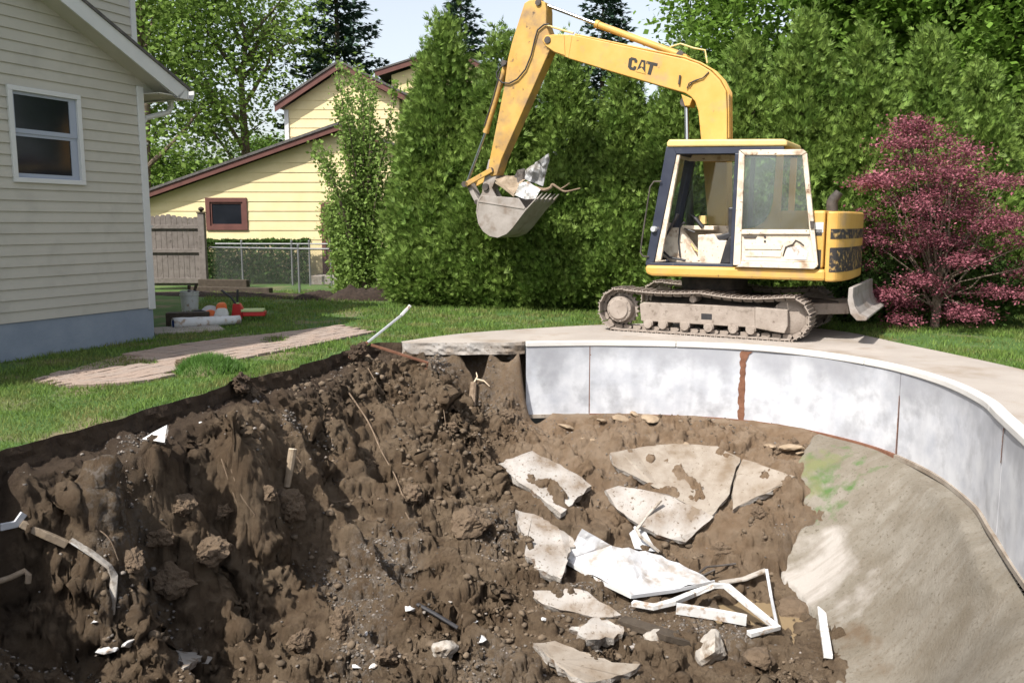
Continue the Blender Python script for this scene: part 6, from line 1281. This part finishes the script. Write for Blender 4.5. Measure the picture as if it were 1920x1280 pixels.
# ---- loose shrub before the yellow house ----
SH = leafmat('shrub_leaf', (.16, .25, .05), (.21, .30, .08), .35, .4, 1.)
def shrub(seed, H, Rr, nst, nl, ls, lm, lean=.25):
    r = np.random.default_rng(seed); rnd = random.Random(seed); mb = MB(); Ps = []
    for k in range(nst):
        a = rnd.uniform(0, 6.28); h = H*rnd.uniform(.45, 1); w_ = Rr*rnd.uniform(.2, 1)*(1.25-h/H*.75); Q = [Vector((math.cos(a)*w_*t**1.3+rnd.uniform(-.05, .05), math.sin(a)*w_*t**1.3+rnd.uniform(-.05, .05), h*t-.05)) for t in (0, .25, .5, .75, 1)]
        mb.tube(Q, [.03, .024, .017, .011, .004], 5); Qn = np.array([q[:] for q in Q]); n = int(nl*h/H); t = r.uniform(.12, 1, n)*4; i = np.minimum(t.astype(int), 3); p = Qn[i]+(Qn[i+1]-Qn[i])*(t-i)[:, None]; Ps.append(p+r.normal(size=(n, 3))*np.array([.16, .16, .12])*(1.25-t/5)[:, None])
    P = np.concatenate(Ps); n = len(P); D = unit(r.normal(size=(n, 3))+np.array([0, 0, .2])); S_ = unit(np.cross(D, rvec(n))); L = ls*r.uniform(.6, 1.3, n); V, F = leaves(P, D, S_, L, L*.32); k = V[:, 2].reshape(-1, 4).min(1) > .01
    return [mb, npmesh('foliage', V, F[k], lm)]
s1_ = shrub(4, 5.0, 1.5, 36, 620, .085, SH); plant('tall_shrub', s1_, (-3.15, 18.5, 0), 'loose light green tall shrub in front of the yellow house gable', 'shrub')
s2_ = shrub(6, 2.4, 1.15, 46, 520, .085, SH); plant('shrub', s2_, (-3.5, 18.9, 0), 'bushy light green shrub at the chain link fence under the tall shrub', 'shrub')
DK = leafmat('dark_shrub_leaf', (.045, .09, .019), (.075, .135, .03), .4, .2, 1.)
s3_ = shrub(9, 1.6, 1.1, 40, 560, .08, DK)
for i, (x, y, s, lab) in enumerate(((5.5, 13.5, .8, 'low dark shrub behind the dozer blade'), (6.2, 13.3, .62, 'low dark shrub left of the red maple trunk'), (7.3, 13.1, .8, 'dark shrub under the red maple'), (8.4, 12.6, 1.05, 'dark shrub right of the red maple at the lawn edge'), (9.5, 12.4, 1.1, 'last dark shrub of the lawn border'))):
    (plant if i == 0 else plant2)('shrub', s3_, (x, y, 0), lab, 'shrub', 'dark shrubs along the lawn edge', i*1.7, (s, s, s*1.0))
# ---- red maple ----
RED = leafmat('crimson_leaf', (.18, .055, .074), (.28, .10, .125), .5, .3, 1.4)
r = np.random.default_rng(77); mb = MB(); mb.tube([(0, 0, -.1), (.02, 0, .35), (.0, .03, .7)], [.07, .06, .05], 9); cl_ = []
pads = []
PADS = [(5.75, 3.03), (5.95, 2.88), (5.57, 2.77), (6.12, 2.72), (6.29, 2.54), (6.57, 2.46), (5.72, 2.21), (5.33, 2.19), (6.07, 2.29), (6.98, 2.13), (7.37, 2.23), (6.44, 2.06), (6.78, 1.9), (5.86, 1.9), (5.53, 1.75), (6.23, 1.67), (6.63, 1.51), (7.15, 1.8), (5.46, 1.35), (5.86, 1.2), (6.31, 1.12), (6.94, 1.39), (7.29, 1.35), (5.41, 0.88), (5.81, 0.8), (6.25, 0.72), (6.82, 0.94), (5.63, 0.52), (7.23, 0.92), (5.94, 2.48), (6.5, 2.25), (6.86, 1.63), (5.68, 1.55), (5.18, 2.13), (6.09, 1.39), (6.53, 1.24), (7.06, 1.16), (7.42, 1.55), (7.54, 1.08), (6.38, 0.6), (5.43, 0.56), (5.91, 0.4), (6.4, 0.32), (6.86, 0.56), (7.26, 0.6), (5.77, 0.2), (6.72, 0.24), (7.58, 0.6)]
for k, (x_, z_) in enumerate(PADS):
    for j in range(2): pads.append((x_-6.35+r.uniform(-.10, .10), r.uniform(-1.0, .9)*(1 if z_ < 2.6 else .5), z_+r.uniform(-.06, .06))); q = Vector(pads[-1]); (mb.tube([Vector((r.uniform(-.04, .04), r.uniform(-.04, .04), r.uniform(.25, .7))), Vector((q.x*.3+r.uniform(-.15, .15), q.y*.3+r.uniform(-.15, .15), .5+(q.z-.5)*.35)), Vector((q.x*.7+r.uniform(-.15, .15), q.y*.7+r.uniform(-.15, .15), .5+(q.z-.5)*.8)), q], [.016, .012, .008, .004], 5) if (k+j) % 2 else None)
pads = np.array(pads); npad = 400; P = np.repeat(pads, npad, 0); n = len(P); P = P+r.normal(size=(n, 3))*np.array([.15, .15, .055]); P[:, 2] -= .10*np.linalg.norm(P[:, :2]-np.repeat(pads, npad, 0)[:, :2], axis=1)
D = unit(r.normal(size=(n, 3))*np.array([1, 1, .5])+np.array([0, 0, -.15])); S_ = unit(np.cross(D, unit(r.normal(size=(n, 3))*.5+np.array([0, 0, 1])))); L = r.uniform(.03, .06, n)
V, F = leaves(P, D, S_, L, L*.28); jm = [mb, npmesh('crown', V, F, RED)]
plant('red_maple', jm, (6.35, 12.75, 0), 'crimson-leaved small maple in layered tiers beside the excavator', 'tree')
# ---- clipped hedge behind the chain link ----
def box_hedge(name, x0, x1, y0, y1, h, n, lm, label):
    r = np.random.default_rng(31); f = r.uniform(size=n); P = np.stack([r.uniform(x0, x1, n), np.where(f < .7, y0+np.abs(r.normal(size=n))*.08, r.uniform(y0, y1, n)), r.uniform(.03, h, n)], -1); P[f > .7, 2] = h-np.abs(r.normal(size=(f > .7).sum()))*.06; P[:, 2] += .05*fbm(P[:, 0]*3, P[:, 1], 2, 3)
    D = unit(r.normal(size=(n, 3))+np.array([0, -.5, .5])); S_ = unit(np.cross(D, rvec(n))); L = r.uniform(.05, .10, n); c = np.array([(x0+x1)/2, (y0+y1)/2, 0]); V, F = leaves(P-c, D, S_, L, L*.3)
    t = empty(name, tuple(c), label=label, cat='hedge'); obj('foliage', npmesh('foliage', V, F, lm), t)
    for k in range(6): mb = MB(); x = x0+(k+.5)*(x1-x0)/6-c[0]; mb.tube([(x, 0, 0), (x+.05, 0, h*.5), (x, .05, h*.9)], [.03, .02, .01], 6); mb.build('stem', barkm, t)
box_hedge('clipped_hedge', -8.6, -5.3, 22.25, 22.75, 1.12, 15000, DK, 'clipped dark green hedge behind the chain link fence')
# ---- grass ----
def grass(n0):
    x = rng.uniform(-7.5, 9, n0); y = rng.uniform(2.5, 20, n0); keep_ = rng.uniform(size=n0) < np.clip((8.5/y)**2.2, .12, 1)
    keep_ &= ~inside(x, y, hole) & ~inside(x, y, DECK_OUT+[(-.6, .5), (-.6, 11.0), (-1.43, 11.1)]) & (x/y > -1.15) & (x/y < .85)
    pp = [tuple(p) for p in fbl]+[tuple(p) for p in nbl[::-1]]; onp = inside(x, y, pp); keep_ &= ~onp | (fbm(x*1.5, y*1.5, 2, 5) > .40) | (seg_dist(x, y, pp, True) < .05*rng.uniform(size=n0))
    hp_ = [(-4.88, 11.54), (-4.88-.405*8, 11.54-.914*8), (-14, 8), (-7, 20)]; keep_ &= ~inside(x, y, hp_)
    bare = fbm(x*1.1+3, y*1.1, 3, 41); keep_ &= (bare < .36) | (rng.uniform(size=n0) < .25)
    return x[keep_], y[keep_]
gxx, gyy = grass(660000); n = len(gxx)
sz = np.clip(gyy/8, .8, 1.9); tall = 1+.5*np.clip(fbm(gxx*2.2, gyy*2.2, 3, 47), -.6, 1); de = seg_dist(gxx, gyy, EDGE); tall *= 1+.5*np.exp(-(de/.12)**2)
h_ = .042*rng.uniform(.5, 1.3, n)*tall*np.sqrt(sz); a = rng.uniform(0, 6.28, n); w_ = .0045*sz*rng.uniform(.7, 1.3, n); lean = rng.normal(size=(n, 2))*.022
b0 = np.stack([gxx-np.cos(a)*w_, gyy-np.sin(a)*w_, 0*gxx-.003], -1); b1 = np.stack([gxx+np.cos(a)*w_, gyy+np.sin(a)*w_, 0*gxx-.003], -1); tp_ = np.stack([gxx+lean[:, 0], gyy+lean[:, 1], h_], -1)
V = np.stack([b0, b1, tp_], 1).reshape(-1, 3)
GR = mat('grass_blade', (.092, .165, .028), (.15, .225, .05), 1.6, .6, island=.35, trans=.35, spec=.2, c3=(.21, .20, .075), s3=1.5, t3=(.48, .68))
tag(obj('lawn_grass', npmesh('lawn_grass', V, np.arange(3*n).reshape(-1, 3), GR)), kind='stuff')
print('grass blades', n)
